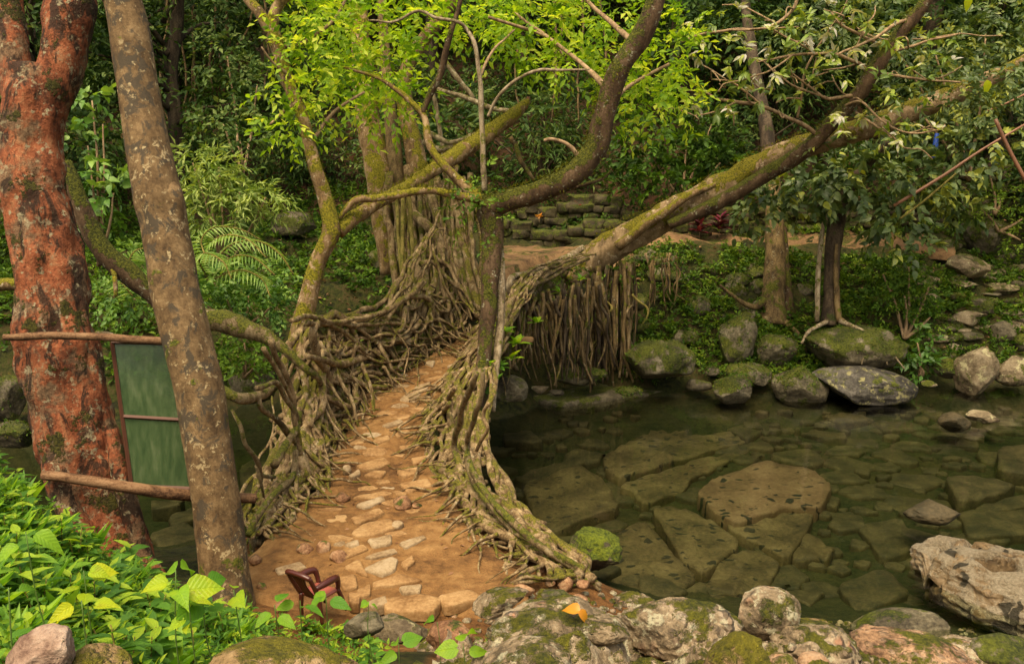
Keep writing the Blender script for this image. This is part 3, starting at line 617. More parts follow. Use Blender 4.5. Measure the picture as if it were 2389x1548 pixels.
# roots traced one by one
Lpoly = ext([(LF[i] * .55 + LT[i] * .45)[:2] for i in range(len(LF))]); Rpoly = ext([(RF[i] * .5 + RT[i] * .5)[:2] for i in range(len(RF))])
def tr(pts, wpx, poly, dt=0., key='root', w=None, wob=.03, tmin=10.6, far=False):
    q = []; r = []
    n = len(pts); ww = np.interp(np.linspace(0, 1, n), np.linspace(0, 1, len(wpx)), wpx)
    for (px, py), a in zip(pts, ww):
        t = min(max(plan_hit(px, py, poly, far) or 15., tmin), 23.); t = t + dt; q.append(P(px, py, t)); r.append(a * .5 * t / FPX)
    ROOTS.append((np.array(q), np.array(r), 10 if max(wpx) > 16 else 8, wob, key, 9 + max(wpx)))
for pts, wp, key in (
    ([(395, 735), (450, 745), (500, 747), (548, 757), (600, 775), (650, 803), (695, 842), (732, 875), (765, 915), (790, 950)], (50, 55, 52, 34, 20, 14, 9), 'rootmoss'),
    ([(715, 752), (740, 753), (790, 750), (860, 738), (905, 722), (938, 703), (985, 655)], (14, 12, 11, 13, 12), 'root'),
    ([(680, 748), (720, 735), (760, 748), (800, 755), (850, 758), (905, 752)], (13, 13, 10, 8), 'root'),
    ([(738, 752), (728, 770), (729, 800), (740, 835), (765, 872), (772, 930), (776, 985), (768, 1030)], (20, 20, 18, 15), 'root'),
    ([(632, 795), (652, 838), (668, 880), (684, 940), (692, 1000), (700, 1060)], (15, 15, 12), 'root'),
    ([(615, 812), (640, 855), (668, 905), (690, 960)], (13, 12, 9), 'root'),
    ([(600, 905), (640, 895), (670, 925), (700, 990)], (14, 12, 12), 'rootmoss'),
    ([(715, 830), (775, 846), (830, 842), (882, 824), (905, 850), (925, 878), (950, 905)], (14, 20, 17, 12), 'root'),
    ([(770, 755), (800, 775), (826, 790), (850, 812), (880, 826)], (9, 10, 9), 'root'),
    ([(812, 748), (830, 784), (825, 815), (822, 850)], (11, 10, 7), 'root'),
    ([(835, 765), (870, 790), (905, 815), (930, 845), (965, 880)], (10, 12, 8), 'root'),
    ([(950, 690), (1000, 700), (1008, 735), (1003, 785), (1040, 825)], (13, 13, 9), 'root'),
    ([(1000, 705), (1022, 745), (1040, 780), (1060, 812)], (13, 14, 9), 'root'),
    ([(1030, 715), (1045, 750), (1060, 790), (1072, 812)], (12, 11, 7), 'root'),
    ([(770, 872), (800, 898), (825, 922), (832, 955), (828, 975)], (11, 10, 7), 'root'),
    ([(820, 850), (825, 885), (850, 912), (890, 930)], (9, 8, 6), 'root'),
    ([(850, 880), (860, 905), (858, 930), (880, 945)], (12, 12, 8), 'root'),
    ([(780, 1010), (815, 1025), (832, 1045), (825, 1062), (810, 1060)], (12, 12, 6), 'root'),
    ([(775, 985), (790, 1000), (830, 1000), (860, 995)], (12, 9, 6), 'root'),
    ([(640, 1085), (668, 1040), (690, 1000), (700, 960)], (22, 18, 14), 'rootmoss'),
    ([(580, 1250), (605, 1200), (640, 1150), (680, 1110), (690, 1050)], (16, 17, 12), 'rootmoss'),
    ([(600, 1270), (640, 1210), (690, 1165), (740, 1140)], (18, 17, 10), 'rootmoss'),
    ([(735, 1095), (755, 1130), (775, 1160), (780, 1172)], (14, 12, 8), 'root'),
    ([(640, 1250), (680, 1190), (720, 1150), (750, 1138)], (14, 16, 12), 'root'),
    ([(990, 655), (960, 690), (930, 705), (905, 740)], (14, 16, 11), 'root'),
    ([(875, 800), (930, 790), (965, 768), (980, 748)], (9, 13, 11), 'root')): tr(pts, wp, Lpoly, key=key, tmin=13.2 if pts[0][0] < 420 else 10.9)
for pts, wp in (([(541, 955), (562, 990), (580, 1040), (600, 1085), (612, 1110), (640, 1112)], (8, 11, 12, 9)), ([(598, 1085), (606, 1120), (616, 1160)], (9, 8, 5)),
                ([(608, 900), (604, 945), (640, 975), (668, 1012), (690, 1030)], (15, 14, 15, 16)), ([(510, 905), (560, 930), (610, 925), (640, 900)], (26, 28, 15))):
    tr(pts, wp, Lpoly, dt=.5, key='rootmoss')
for pts, wp, key in (
    ([(1112, 870), (1090, 930), (1072, 985), (1060, 1040), (1075, 1100), (1090, 1150)], (14, 16, 14, 10), 'rootmoss'),
    ([(1128, 860), (1120, 930), (1105, 985), (1090, 1040), (1100, 1090), (1140, 1160), (1200, 1222), (1262, 1275), (1330, 1318), (1400, 1365)], (10, 13, 14, 15, 18, 17, 14), 'rootmoss'),
    ([(1140, 940), (1130, 975), (1138, 1000), (1125, 1020), (1112, 1050)], (8, 10, 10), 'root'),
    ([(1060, 905), (1040, 940), (1015, 975), (1000, 1010), (1005, 1060), (1020, 1110)], (13, 14, 12), 'root'),
    ([(1050, 940), (1020, 985), (995, 1025), (975, 1070), (960, 1085)], (12, 11, 7), 'root'),
    ([(1040, 1000), (1035, 1060), (1050, 1110), (1060, 1150), (1055, 1190)], (12, 13, 8), 'rootmoss'),
    ([(1090, 1060), (1105, 1120), (1150, 1180), (1190, 1225), (1240, 1262)], (18, 17, 13), 'rootmoss'),
    ([(1070, 1130), (1085, 1180), (1090, 1220), (1105, 1240)], (13, 11, 6), 'root'),
    ([(1095, 1160), (1120, 1200), (1140, 1235), (1160, 1250)], (14, 12, 6), 'root'),
    ([(1195, 1235), (1170, 1270), (1130, 1290), (1105, 1302)], (15, 12, 6), 'root'),
    ([(1160, 1240), (1130, 1262), (1110, 1280)], (13, 10, 5), 'root'),
    ([(1170, 1305), (1185, 1325), (1215, 1345), (1240, 1375), (1240, 1400)], (15, 14, 12), 'root'),
    ([(1290, 1290), (1330, 1315), (1360, 1340), (1400, 1378)], (18, 15, 12), 'rootmoss'),
    ([(1195, 700), (1188, 660), (1205, 645), (1250, 632), (1285, 618), (1330, 598), (1362, 578)], (16, 17, 18, 16), 'palebark'),
    ([(1265, 640), (1245, 690), (1225, 745), (1200, 790), (1175, 850)], (24, 24, 16), 'rootmoss'),
    ([(1215, 650), (1205, 700), (1185, 750), (1170, 800)], (20, 20, 12), 'rootmoss'),
    ([(1300, 610), (1290, 660), (1275, 710), (1250, 760), (1225, 800)], (18, 18, 12), 'root'),
    ([(1345, 595), (1325, 640), (1320, 690), (1290, 740), (1262, 800)], (16, 15, 10), 'root'),
    ([(1400, 588), (1370, 600), (1330, 625), (1290, 655), (1250, 700)], (30, 26, 16), 'rootmoss'),
    ([(1180, 700), (1160, 760), (1150, 830), (1130, 900), (1115, 960)], (18, 18, 14), 'root'),
    ([(1165, 720), (1172, 780), (1180, 830), (1205, 860)], (24, 26, 12), 'rootmoss')): tr(pts, wp, Rpoly, key=key, far=max(q[1] for q in pts) < 965 and max(q[0] for q in pts) > 1165)
# hanging tangle under the far end of the right rail
Hpoly = ext([P(1180, 800, 17.6)[:2], P(1260, 800, 19.4)[:2], P(1360, 780, 20.6)[:2], P(1480, 780, 21.6)[:2]])
for i in range(60):
    x = rg.uniform(1205, 1400); y0 = 640 + (1370 - x) * .35 + rg.uniform(0, 40); y1 = rg.uniform(820, 915); dx = rg.normal(0, 22)
    tr([(x, y0), (x + dx * .6, (2 * y0 + y1) / 3), (x + dx, (y0 + 2 * y1) / 3 ), (x + dx + rg.normal(4, 12), y1)], (rg.uniform(4, 12), rg.uniform(4, 8), rg.uniform(2, 6)), Hpoly, dt=rg.uniform(-.3, .7), key=['root', 'bankbark', 'darkbark'][i % 3], wob=.08)  # darker barks paint in the shade under the railing end
ROOTS.sort(key=lambda a: -a[5])
for i, (p, r, k, wob, key, wgt) in enumerate(ROOTS[:100]):
    mb = MB(); tube(mb, p, r, k, 6, wob, 3., .28, 9., seed=i); mb.build('root', M[key], bridge)
for key in ('root', 'rootmoss', 'bankbark', 'darkbark'):
    mb = MB()
    for i, (p, r, k, wob, kk, wgt) in enumerate(ROOTS[100:]):
        if kk == key: tube(mb, p, r, max(5, k - 1), 4, wob, 3., .28, 9., seed=i + 300)
    if mb.n: tag(mb.build('root_tangle', M[key], bridge), kind='stuff')

# ------------------------------------------------------------------ the trees one can tell apart
def pt(mb, pts, k=10, sub=6, wob=.02, knot=.12, kscale=5., flute=None, seed=0):
    """tube through (px, py, depth, width in px)"""
    tube(mb, [P(a, b, t) for a, b, t, w in pts], [w * .455 * t / FPX for a, b, t, w in pts], k, sub, wob, 2.5, knot, kscale, flute, seed)
def branch(parent, pts, mat, name='branch', **kw):
    mb = MB(); pt(mb, pts, **kw); return mb.build(name, M[mat], parent)

# red barked tree, left edge
red = thing('red_bark_tree', 'stout tree with flaking red orange bark and grey lichen patches forking overhead', 'tree', tuple(P(285, 1330, 9.9)))
def flute(th, s): return 1 + .13 * (np.abs(np.sin(2.0 * th + 1.1 * s + .4)) - .6) + .08 * (np.abs(np.sin(3.5 * th - 1.2 * s)) - .6) + .10 * np.maximum(0, s - .75) * np.sin(4 * th)
branch(red, [(75, 165, 9.9, 105), (80, 230, 9.9, 148), (72, 340, 9.9, 148), (78, 450, 9.9, 156), (91, 514, 9.9, 165), (112, 614, 9.9, 170), (121, 714, 9.9, 172), (130, 814, 9.9, 198), (153, 914, 9.9, 190), (177, 1028, 9.9, 192), (205, 1128, 9.9, 186), (255, 1228, 9.9, 160), (285, 1310, 9.9, 150), (305, 1400, 9.9, 170)], 'redbark', 'trunk', k=56, sub=14, wob=.03, knot=.20, kscale=7., flute=flute, seed=4)
branch(red, [(262, 1000, 9.7, 30), (275, 1080, 9.7, 44), (300, 1180, 9.7, 46), (335, 1280, 9.7, 46), (372, 1345, 9.7, 40)], 'redbark', 'root', k=14, sub=8, wob=.05, knot=.2, seed=6)
branch(red, [(110, 1030, 9.5, 20), (120, 1080, 9.5, 60), (150, 1180, 9.5, 66), (215, 1260, 9.5, 50)], 'redbark', 'root', k=14, sub=8, wob=.05, knot=.2, seed=8)
branch(red, [(186, 660, 9.85, 20), (196, 790, 9.8, 40), (222, 900, 9.8, 44), (242, 1010, 9.8, 42), (262, 1100, 9.8, 34)], 'redbark', 'root', k=14, sub=8, wob=.05, knot=.25, seed=7)
branch(red, [(72, 340, 9.9, 90), (50, 230, 9.9, 88), (32, 150, 9.9, 76), (18, 0, 10, 70), (28, -150, 10.2, 80), (0, -420, 10.6, 60)], 'redbark', 'limb', k=24, sub=10, knot=.2, kscale=7., seed=9)
branch(red, [(80, 350, 9.9, 90), (104, 250, 9.9, 112), (138, 170, 9.9, 110), (155, 100, 9.9, 112), (164, 20, 9.9, 120), (160, -130, 10, 110), (200, -420, 10.4, 80)], 'redbark', 'limb', k=24, sub=10, knot=.22, kscale=7., seed=10)
# grey trunk in front of the rails
gt = thing('grey_bark_tree', 'leaning grey brown trunk with pale lichen flecks and a knob on its side', 'tree', tuple(P(523, 1390, 9.35)))
branch(gt, [(200, -380, 9.9, 104), (264, -60, 9.6, 90), (288, 0, 9.6, 92), (311, 130, 9.57, 101), (334, 260, 9.54, 103), (357, 400, 9.5, 113), (373, 470, 9.48, 124), (381, 520, 9.47, 120), (397, 614, 9.45, 120), (421, 714, 9.42, 120), (443, 814, 9.4, 124), (465, 914, 9.37, 120), (481, 1034, 9.35, 120), (496, 1128, 9.35, 118), (513, 1228, 9.35, 121), (522, 1328, 9.35, 125), (528, 1420, 9.35, 144)], 'greybark', 'trunk', k=40, sub=12, wob=.02, knot=.08, kscale=4., seed=14)
branch(gt, [(392, 420, 9.45, 30), (406, 450, 9.4, 48), (410, 475, 9.4, 44), (414, 540, 9.45, 26)], 'greybark', 'knob', k=16, sub=6, knot=.1, seed=15)
# slender mossy tree behind the left rail
st = thing('slender_mossy_tree', 'slender yellow moss covered tree rising from the left root railing to a fork', 'tree', tuple(P(700, 800, 14.6)))
branch(st, [(693, 830, 14.6, 60), (705, 750, 14.6, 52), (725, 680, 14.6, 47), (742, 610, 14.6, 44), (772, 540, 14.6, 46), (757, 460, 14.6, 38), (735, 385, 14.6, 35), (706, 275, 14.7, 32), (672, 190, 14.8, 32), (644, 95, 14.9, 36), (630, 60, 14.9, 38)], 'mossbark', 'trunk', k=18, sub=8, knot=.18, seed=21)
branch(st, [(634, 75, 14.9, 34), (606, 30, 14.9, 28), (575, -10, 15, 26), (540, -80, 15, 22), (480, -200, 15, 16)], 'mossbark', 'limb', k=12, seed=22)
branch(st, [(632, 68, 14.9, 32), (640, 30, 15, 30), (658, 0, 15, 28), (700, -40, 15.2, 26), (760, -160, 15.4, 16)], 'mossbark', 'limb', k=12, seed=23)
branch(st, [(790, 540, 14.7, 34), (830, 505, 15, 38), (890, 468, 15.5, 36), (945, 438, 16, 32), (1000, 402, 16.5, 34), (1060, 365, 17, 40), (1130, 318, 17.5, 44), (1195, 268, 18, 34), (1232, 236, 18.2, 18)], 'mossbark', 'limb', k=16, knot=.22, seed=24)
for q in ([(700, 235, 14.7, 12), (660, 260, 14.5, 9), (630, 290, 14.3, 6)], [(690, 190, 14.8, 12), (640, 150, 14.5, 8), (610, 110, 14.3, 5)], [(735, 320, 14.7, 12), (780, 260, 15, 9), (850, 215, 15.2, 7)], [(660, 110, 14.9, 12), (720, 90, 15, 10), (790, 30, 15.2, 8), (830, -60, 15.4, 6)]):
    branch(st, q, 'twig', k=6, seed=25)
# strangler fig with its skirt of aerial roots at the far end of the bridge
fig = thing('strangler_fig', 'large fig tree with mossy trunks and a skirt of aerial roots at the bridge end', 'tree', tuple(P(1000, 740, 20.2)))
branch(fig, [(905, 640, 20.6, 40), (895, 520, 20.6, 60), (888, 420, 20.6, 72), (868, 320, 20.7, 66), (852, 230, 20.8, 60), (842, 120, 21, 50), (835, 0, 21.2, 46), (820, -200, 21.6, 40)], 'mossbark', 'trunk', k=20, sub=8, knot=.2, seed=31)
branch(fig, [(950, 640, 20.3, 40), (940, 520, 20.3, 44), (928, 420, 20.4, 42), (915, 310, 20.5, 36), (903, 200, 20.7, 30), (895, 80, 20.9, 26), (880, -120, 21.2, 20)], 'bankbark', 'trunk', k=16, sub=8, knot=.2, seed=32)
branch(fig, [(1010, 560, 20.5, 80), (985, 440, 20.5, 58), (962, 330, 20.6, 48), (945, 250, 20.7, 44), (950, 160, 20.6, 36), (990, 90, 20.4, 34), (1040, 28, 20.2, 33), (1100, -60, 20, 30), (1180, -200, 20, 24)], 'mossbark', 'trunk', k=20, sub=8, knot=.15, seed=33)
rf = np.random.default_rng(5)
for i in range(64):
    a = rf.uniform(0, 1); xt = 905 + 190 * a + rf.normal(0, 8); yt = rf.uniform(385, 470); xb = 930 + 195 * a + rf.normal(0, 24) ; yb = 760 - 40 * abs(a - .5) - (70 if a < .15 else 0) + rf.uniform(-25, 10)
    t0 = 20.6 - 1.2 * abs(a - .4); tb = np.interp(yb, [680, 770], [19.2, 18.3]) + rf.uniform(-.2, .4); w0 = rf.choice([7, 9, 11, 14, 20], p=[.25, .3, .2, .15, .1]); dx = rf.normal(0, 16)
    if yb > 735 and xb < 985: xb = 985 + rf.uniform(0, 30)
    branch(fig, [(xt, yt, t0, w0 * 1.2), (xt * .7 + xb * .3 + dx, yt * .7 + yb * .3, t0 * .7 + tb * .3, w0), (xt * .35 + xb * .65 + dx * .6, yt * .35 + yb * .65, t0 * .35 + tb * .65, w0), (xb, yb, tb, w0 * 1.1)], 'root' if rf.random() < .75 else 'rootmoss', 'aerial_root', k=8, sub=7, wob=.07, knot=.22, seed=40 + i)
for q in ([(940, 440, 18.6, 11), (939, 540, 18.4, 11), (938, 640, 18.2, 11), (936, 705, 18., 12)], [(952, 440, 18.9, 11), (959, 520, 18.8, 11), (962, 600, 18.6, 10), (963, 660, 18.4, 9)], [(925, 450, 20, 10), (930, 560, 19.6, 9), (940, 670, 19, 10)]):
    branch(fig, q, 'greenroot', 'aerial_root', k=9, wob=.012, seed=3)
for q in ([(965, 500, 19.6, 26), (1010, 540, 19.4, 26), (1030, 590, 19.2, 26), (1015, 650, 19, 22), (1000, 690, 18.6, 20)], [(1000, 440, 19.8, 22), (1020, 500, 19.6, 24), (1040, 570, 19.4, 22), (1060, 640, 19.2, 18)], [(1100, 560, 19.6, 20), (1105, 620, 19.4, 22), (1110, 690, 19, 20), (1115, 740, 18.6, 18)]):
    branch(fig, q, 'root', 'aerial_root', k=12, wob=.04, knot=.22, seed=7)
for q in ([(1005, 205, 20, 12), (1060, 222, 19.6, 12), (1130, 245, 19.2, 13), (1200, 262, 18.8, 12)], [(1010, 215, 20, 10), (1023, 290, 20, 12), (1035, 350, 20, 12), (1050, 400, 20, 12)], [(1000, 310, 19.6, 15), (1040, 330, 19.4, 13), (1085, 325, 19.2, 12), (1115, 310, 19, 8)],
          [(990, 330, 19.6, 20), (1025, 350, 19.5, 18), (1060, 335, 19.4, 16), (1110, 312, 19.3, 12)], [(1190, 320, 19, 12), (1215, 370, 19, 12), (1245, 420, 19, 10)], [(1040, 145, 19.8, 14), (1080, 200, 19.8, 14), (1105, 230, 19.8, 10)]):
    branch(fig, q, 'palebark' if q[0][0] < 1150 else 'bankbark', k=8, wob=.04, knot=.2, seed=9)
# dark mossy tree growing out of the right railing, its limb bending up to the top edge
ct = thing('dark_mossy_tree', 'dark mossy tree on the right railing with one thick limb bending up to the right', 'tree', tuple(P(1118, 960, 15.0)))
branch(ct, [(1112, 985, 14.6, 30), (1122, 900, 14.9, 34), (1130, 800, 15.1, 38), (1140, 700, 15.2, 42), (1146, 620, 15.3, 48), (1148, 550, 15.4, 56), (1140, 490, 15.4, 66), (1128, 440, 15.5, 50)], 'darkmoss', 'trunk', k=20, sub=8, knot=.22, seed=51)
branch(ct, [(1150, 960, 14.9, 14), (1158, 860, 15.1, 18), (1168, 740, 15.3, 24), (1168, 640, 15.4, 22), (1162, 540, 15.5, 20), (1150, 480, 15.5, 14)], 'palebark', 'stem', k=12, sub=8, knot=.25, seed=52)
branch(ct, [(1130, 490, 15.4, 58), (1180, 470, 15.3, 56), (1250, 448, 15.2, 54), (1310, 425, 15.1, 56), (1360, 385, 15, 62), (1392, 340, 15, 62), (1408, 280, 14.9, 58), (1425, 215, 14.8, 56), (1452, 150, 14.7, 54), (1492, 90, 14.6, 54), (1520, 30, 14.5, 50), (1540, -60, 14.4, 48), (1560, -220, 14.2, 44)], 'darkmoss', 'limb', k=22, sub=9, knot=.15, seed=53)
branch(ct, [(1125, 470, 15.4, 40), (1090, 440, 15.4, 30), (1060, 412, 15.4, 24), (1020, 370, 15.4, 22), (998, 325, 15.4, 20), (990, 275, 15.4, 17), (955, 235, 15.4, 15), (920, 208, 15.4, 12), (880, 182, 15.4, 9), (800, 156, 15.4, 7)], 'mossbark', 'branch', k=12, sub=7, knot=.2, seed=54)
branch(ct, [(985, 265, 15.4, 14), (1005, 215, 15.3, 18), (1028, 165, 15.2, 18), (1042, 110, 15.1, 16), (1056, 60, 15, 14), (1078, -10, 14.9, 12), (1100, -100, 14.8, 9)], 'darkmoss', 'branch', k=10, seed=55)
branch(ct, [(1130, 445, 15.3, 15), (1126, 380, 15.2, 14), (1124, 300, 15.2, 14), (1122, 240, 15.1, 14), (1120, 180, 15, 12), (1108, 110, 14.9, 11), (1090, 72, 14.9, 9), (1066, 52, 14.8, 9), (1020, 45, 14.8, 8), (980, 28, 14.8, 8), (935, 45, 14.8, 7), (905, 52, 14.8, 6), (860, 48, 14.8, 4)], 'palebark', 'branch', k=9, sub=7, wob=.02, knot=.22, seed=56)
branch(ct, [(1138, 272, 15.1, 9), (1152, 240, 15, 9), (1175, 210, 14.9, 9), (1215, 182, 14.8, 8), (1258, 166, 14.7, 8), (1310, 166, 14.6, 7), (1375, 162, 14.5, 4)], 'palebark', 'branch', k=8, knot=.2, seed=57)
branch(ct, [(1115, 465, 15.3, 24), (1070, 458, 15.2, 20), (1010, 445, 15.1, 17), (970, 446, 15, 20), (915, 458, 14.9, 18), (870, 462, 14.8, 19), (832, 464, 14.7, 20), (812, 480, 14.7, 16), (792, 508, 14.7, 12)], 'mossbark', 'branch', k=12, sub=7, knot=.25, seed=58)
branch(ct, [(1350, 365, 15, 16), (1320, 335, 14.9, 10), (1290, 325, 14.9, 9), (1270, 328, 14.9, 10)], 'twig', 'branch', k=8, seed=59)
branch(ct, [(1230, 480, 15.4, 10), (1330, 440, 15.5, 12), (1400, 420, 15.6, 9), (1425, 400, 15.6, 6)], 'darkmoss', 'branch', k=8, seed=60)
for q in ([(1425, 215, 14.8, 20), (1360, 150, 15.5, 12), (1280, 90, 16, 9), (1200, 30, 16.5, 7)], [(1480, 100, 14.6, 18), (1400, 30, 15.4, 12), (1330, -40, 16, 8)], [(1415, 260, 14.9, 14), (1470, 200, 15.6, 10), (1560, 150, 16.2, 8)], [(1120, 180, 15, 8), (1150, 120, 15.3, 7), (1200, 70, 15.8, 5)], [(1140, 40, 15.4, 8), (1230, 70, 15.8, 9), (1290, 100, 16, 7), (1340, 170, 16.2, 5)]):
    branch(ct, q, 'twig', k=7, seed=61)
# leaning trunk growing out of the right railing
lt = thing('leaning_trunk_tree', 'mossy tree trunk leaning low over the pool from the far right end of the railing', 'tree', tuple(P(1400, 600, 22.3)))
branch(lt, [(1330, 660, 22.2, 36), (1370, 622, 22.3, 68), (1412, 585, 22.2, 80), (1500, 535, 21.8, 74), (1620, 470, 21.3, 68), (1750, 400, 20.8, 66), (1880, 342, 20.4, 62), (2050, 288, 20, 58), (2180, 240, 19.8, 54), (2260, 205, 19.7, 48), (2340, 170, 19.6, 38), (2430, 120, 19.5, 28), (2540, 60, 19.4, 16)], 'leanbark', 'trunk', k=26, sub=12, knot=.22, kscale=6., seed=71)
branch(lt, [(1560, 525, 21.1, 26), (1660, 480, 20.9, 38), (1745, 432, 20.6, 40), (1820, 388, 20.3, 42), (1885, 342, 19.9, 42), (1945, 282, 19.5, 40), (2000, 222, 19.2, 40), (2040, 160, 19, 42), (2095, 85, 18.8, 36), (2150, 20, 18.6, 32), (2200, -80, 18.4, 26), (2240, -220, 18.2, 18)], 'darkmoss', 'limb', k=18, sub=8, knot=.2, seed=72)
branch(lt, [(1440, 575, 21.6, 26), (1520, 515, 21.2, 24), (1600, 462, 20.9, 20), (1668, 430, 20.8, 12)], 'mossbark', 'branch', k=10, seed=73)
TW = [[(1908, 318, 19.7, 13), (1880, 292, 19.5, 11), (1830, 270, 19.3, 10), (1780, 250, 19.1, 10), (1720, 236, 18.9, 9), (1670, 228, 18.8, 7), (1635, 210, 18.7, 5)],
      [(2005, 225, 19.2, 12), (1975, 225, 19.1, 10), (1930, 228, 19, 8), (1895, 205, 18.9, 7), (1870, 190, 18.8, 6), (1850, 172, 18.7, 4)],
      [(2025, 170, 19.0, 12), (2005, 148, 18.9, 10), (1960, 130, 18.8, 9), (1900, 124, 18.7, 8), (1850, 128, 18.6, 7), (1780, 142, 18.5, 5)],
      [(2040, 98, 18.8, 9), (2000, 75, 18.7, 8), (1960, 55, 18.6, 6), (1940, 30, 18.6, 5)],
      [(2138, 38, 18.7, 10), (2090, 58, 18.6, 9), (2040, 88, 18.6, 8), (1990, 112, 18.5, 7), (1950, 130, 18.5, 6)],
      [(2040, 165, 19, 8), (2100, 178, 18.8, 7), (2160, 185, 18.7, 6), (2240, 192, 18.6, 4)],
      [(2060, 120, 18.9, 8), (2120, 112, 18.7, 7), (2180, 92, 18.6, 6), (2240, 78, 18.5, 4)],
      [(1985, 255, 19.4, 8), (2040, 290, 19, 7), (2080, 320, 18.8, 6), (2110, 345, 18.7, 4)], [(1960, 250, 19.3, 7), (2010, 235, 18.9, 6), (2060, 280, 18.7, 5), (2120, 310, 18.6, 5), (2190, 305, 18.6, 4), (2205, 290, 18.6, 3)],
      [(1860, 275, 19.4, 7), (1870, 230, 19.2, 7), (1880, 160, 19.0, 6), (1940, 60, 18.8, 5)], [(1780, 250, 19.1, 6), (1740, 215, 19, 6), (1700, 190, 18.9, 5), (1660, 185, 18.8, 4)],
      [(1900, 124, 18.7, 6), (1850, 95, 18.6, 6), (1805, 70, 18.5, 5)], [(1850, 128, 18.6, 5), (1800, 165, 18.5, 5), (1750, 180, 18.5, 4), (1690, 195, 18.4, 3)], [(1720, 236, 18.9, 5), (1690, 250, 18.8, 5), (1650, 265, 18.7, 4), (1620, 270, 18.6, 3)],
      [(1930, 228, 19, 6), (1880, 212, 18.9, 6), (1830, 185, 18.8, 5), (1790, 150, 18.7, 4)], [(1590, 98, 18.6, 6), (1640, 80, 18.6, 6), (1700, 70, 18.6, 7), (1755, 70, 18.6, 7), (1810, 56, 18.6, 8), (1850, 20, 18.6, 9), (1870, -30, 18.6, 10)]]
for q in list(TW):
    for j in range(3):
        a = q[rf.integers(1, len(q))]; dx, dy = rf.normal(0, 55), rf.normal(-12, 34)
        TW.append([(a[0], a[1], a[2], max(3, a[3] * .6)), (a[0] + dx * .5 + rf.normal(0, 8), a[1] + dy * .5 + rf.normal(0, 8), a[2] + rf.normal(0, .2), 4), (a[0] + dx, a[1] + dy, a[2] + rf.normal(0, .3), 3)])
for i, q in enumerate(TW): branch(lt, q, 'twig', k=6, sub=5, wob=.03, seed=80 + i)
for i in range(56):
    x = 1375 + 105 * rf.choice([.05, .15, .2, .38, .45, .5, .62, .7, .78, .95]) + rf.normal(0, 4); y0 = 635 + rf.uniform(-20, 20) - (x - 1385) * .15; y1 = rf.uniform(800, 895); t = 22.2 + rf.uniform(-.6, .6)
    if i > 44: x = 1490 + rf.uniform(0, 90); y0 = 590; y1 = rf.uniform(660, 760); t = 23.4
    dx = rf.normal(0, 18); w0 = rf.choice([4, 6, 8, 11, 14]) if i <= 44 else rf.uniform(4, 8)
    branch(lt, [(x, y0, t, w0), (x + dx, y0 * .6 + y1 * .4, t, w0 * .9), (x + dx * .5, y0 * .25 + y1 * .75, t, w0 * .8), (x + dx + rf.normal(0, 8), y1, t, w0 * .5)], ['darkbark', 'bankbark', 'bankbark', 'root'][rf.integers(0, 4)], 'aerial_root', k=7, sub=6, wob=.04, knot=.2, seed=100 + i)  # darkbark and bankbark here colour in the shade below the overhang
for i in range(30):
    x = rf.uniform(1230, 1480); y0 = rf.uniform(620, 760); t = 21.9 + rf.uniform(-.5, .5); dx = rf.normal(0, 45); w0 = rf.choice([3, 4, 6, 8]); L_ = rf.uniform(60, 170)
    branch(lt, [(x, y0, t, w0), (x + dx * .3 + rf.normal(0, 10), y0 + L_ * .3, t + rf.normal(0, .15), w0), (x + dx * .8 + rf.normal(0, 10), y0 + L_ * .6, t + rf.normal(0, .15), w0 * .9), (x + dx + rf.normal(0, 14), min(900, y0 + L_), t, w0 * .5)], ['root', 'bankbark', 'greenroot'][i % 3], 'aerial_root', k=6, sub=6, wob=.09, knot=.25, seed=300 + i)
# mid tree on the far bank slope and the multi stemmed tree on the boulder
bt = thing('bank_tree', 'moss flecked trunk with flared foot on the far bank left of the boulder tree', 'tree', tuple(P(1800, 745, 23.6)))
branch(bt, [(1800, 760, 23.5, 85), (1803, 700, 23.6, 66), (1808, 620, 23.8, 52), (1808, 520, 24, 46), (1800, 420, 24.2, 42), (1794, 350, 24.4, 40)], 'bankbark', 'trunk', k=20, sub=8, knot=.16, seed=131)
branch(bt, [(1795, 370, 24.4, 40), (1788, 300, 24.6, 36), (1765, 180, 25.2, 30), (1745, 60, 25.8, 26), (1725, -120, 26.4, 22)], 'darkbark', 'limb', k=12, seed=134)
branch(bt, [(1842, 740, 23.5, 26), (1838, 680, 23.6, 22), (1834, 600, 23.8, 16), (1830, 520, 24, 12)], 'darkmoss', 'stem', k=10, seed=132)
for q in ([(1790, 700, 23.5, 28), (1760, 715, 23.3, 16), (1720, 695, 23.2, 10), (1680, 665, 23.2, 7)], [(1795, 730, 23.4, 26), (1775, 760, 23.1, 14), (1750, 790, 22.9, 8)], [(1820, 740, 23.4, 20), (1850, 770, 23, 12), (1868, 790, 22.8, 8)]): branch(bt, q, 'bankbark', 'root', k=8, wob=.03, seed=133)
qt = thing('boulder_tree', 'dark tree of several stems standing on top of the big mossy boulder', 'tree', tuple(P(1945, 755, 22.6)))
branch(qt, [(1935, 760, 22.5, 44), (1938, 690, 22.6, 36), (1942, 600, 22.7, 38), (1950, 520, 22.8, 42), (1962, 465, 22.8, 44), (1990, 425, 22.6, 30), (2030, 380, 22.2, 20), (2070, 330, 21.8, 12)], 'darkbark', 'trunk', k=18, sub=8, knot=.2, seed=141)
branch(qt, [(1962, 470, 22.8, 34), (1945, 430, 22.6, 28), (1925, 385, 22.3, 20), (1900, 340, 22, 12)], 'darkbark', 'limb', k=12, seed=142)
branch(qt, [(1906, 750, 22.4, 13), (1910, 640, 22.5, 13), (1918, 540, 22.6, 12), (1930, 470, 22.7, 10)], 'palebark', 'stem', k=10, knot=.2, seed=143)
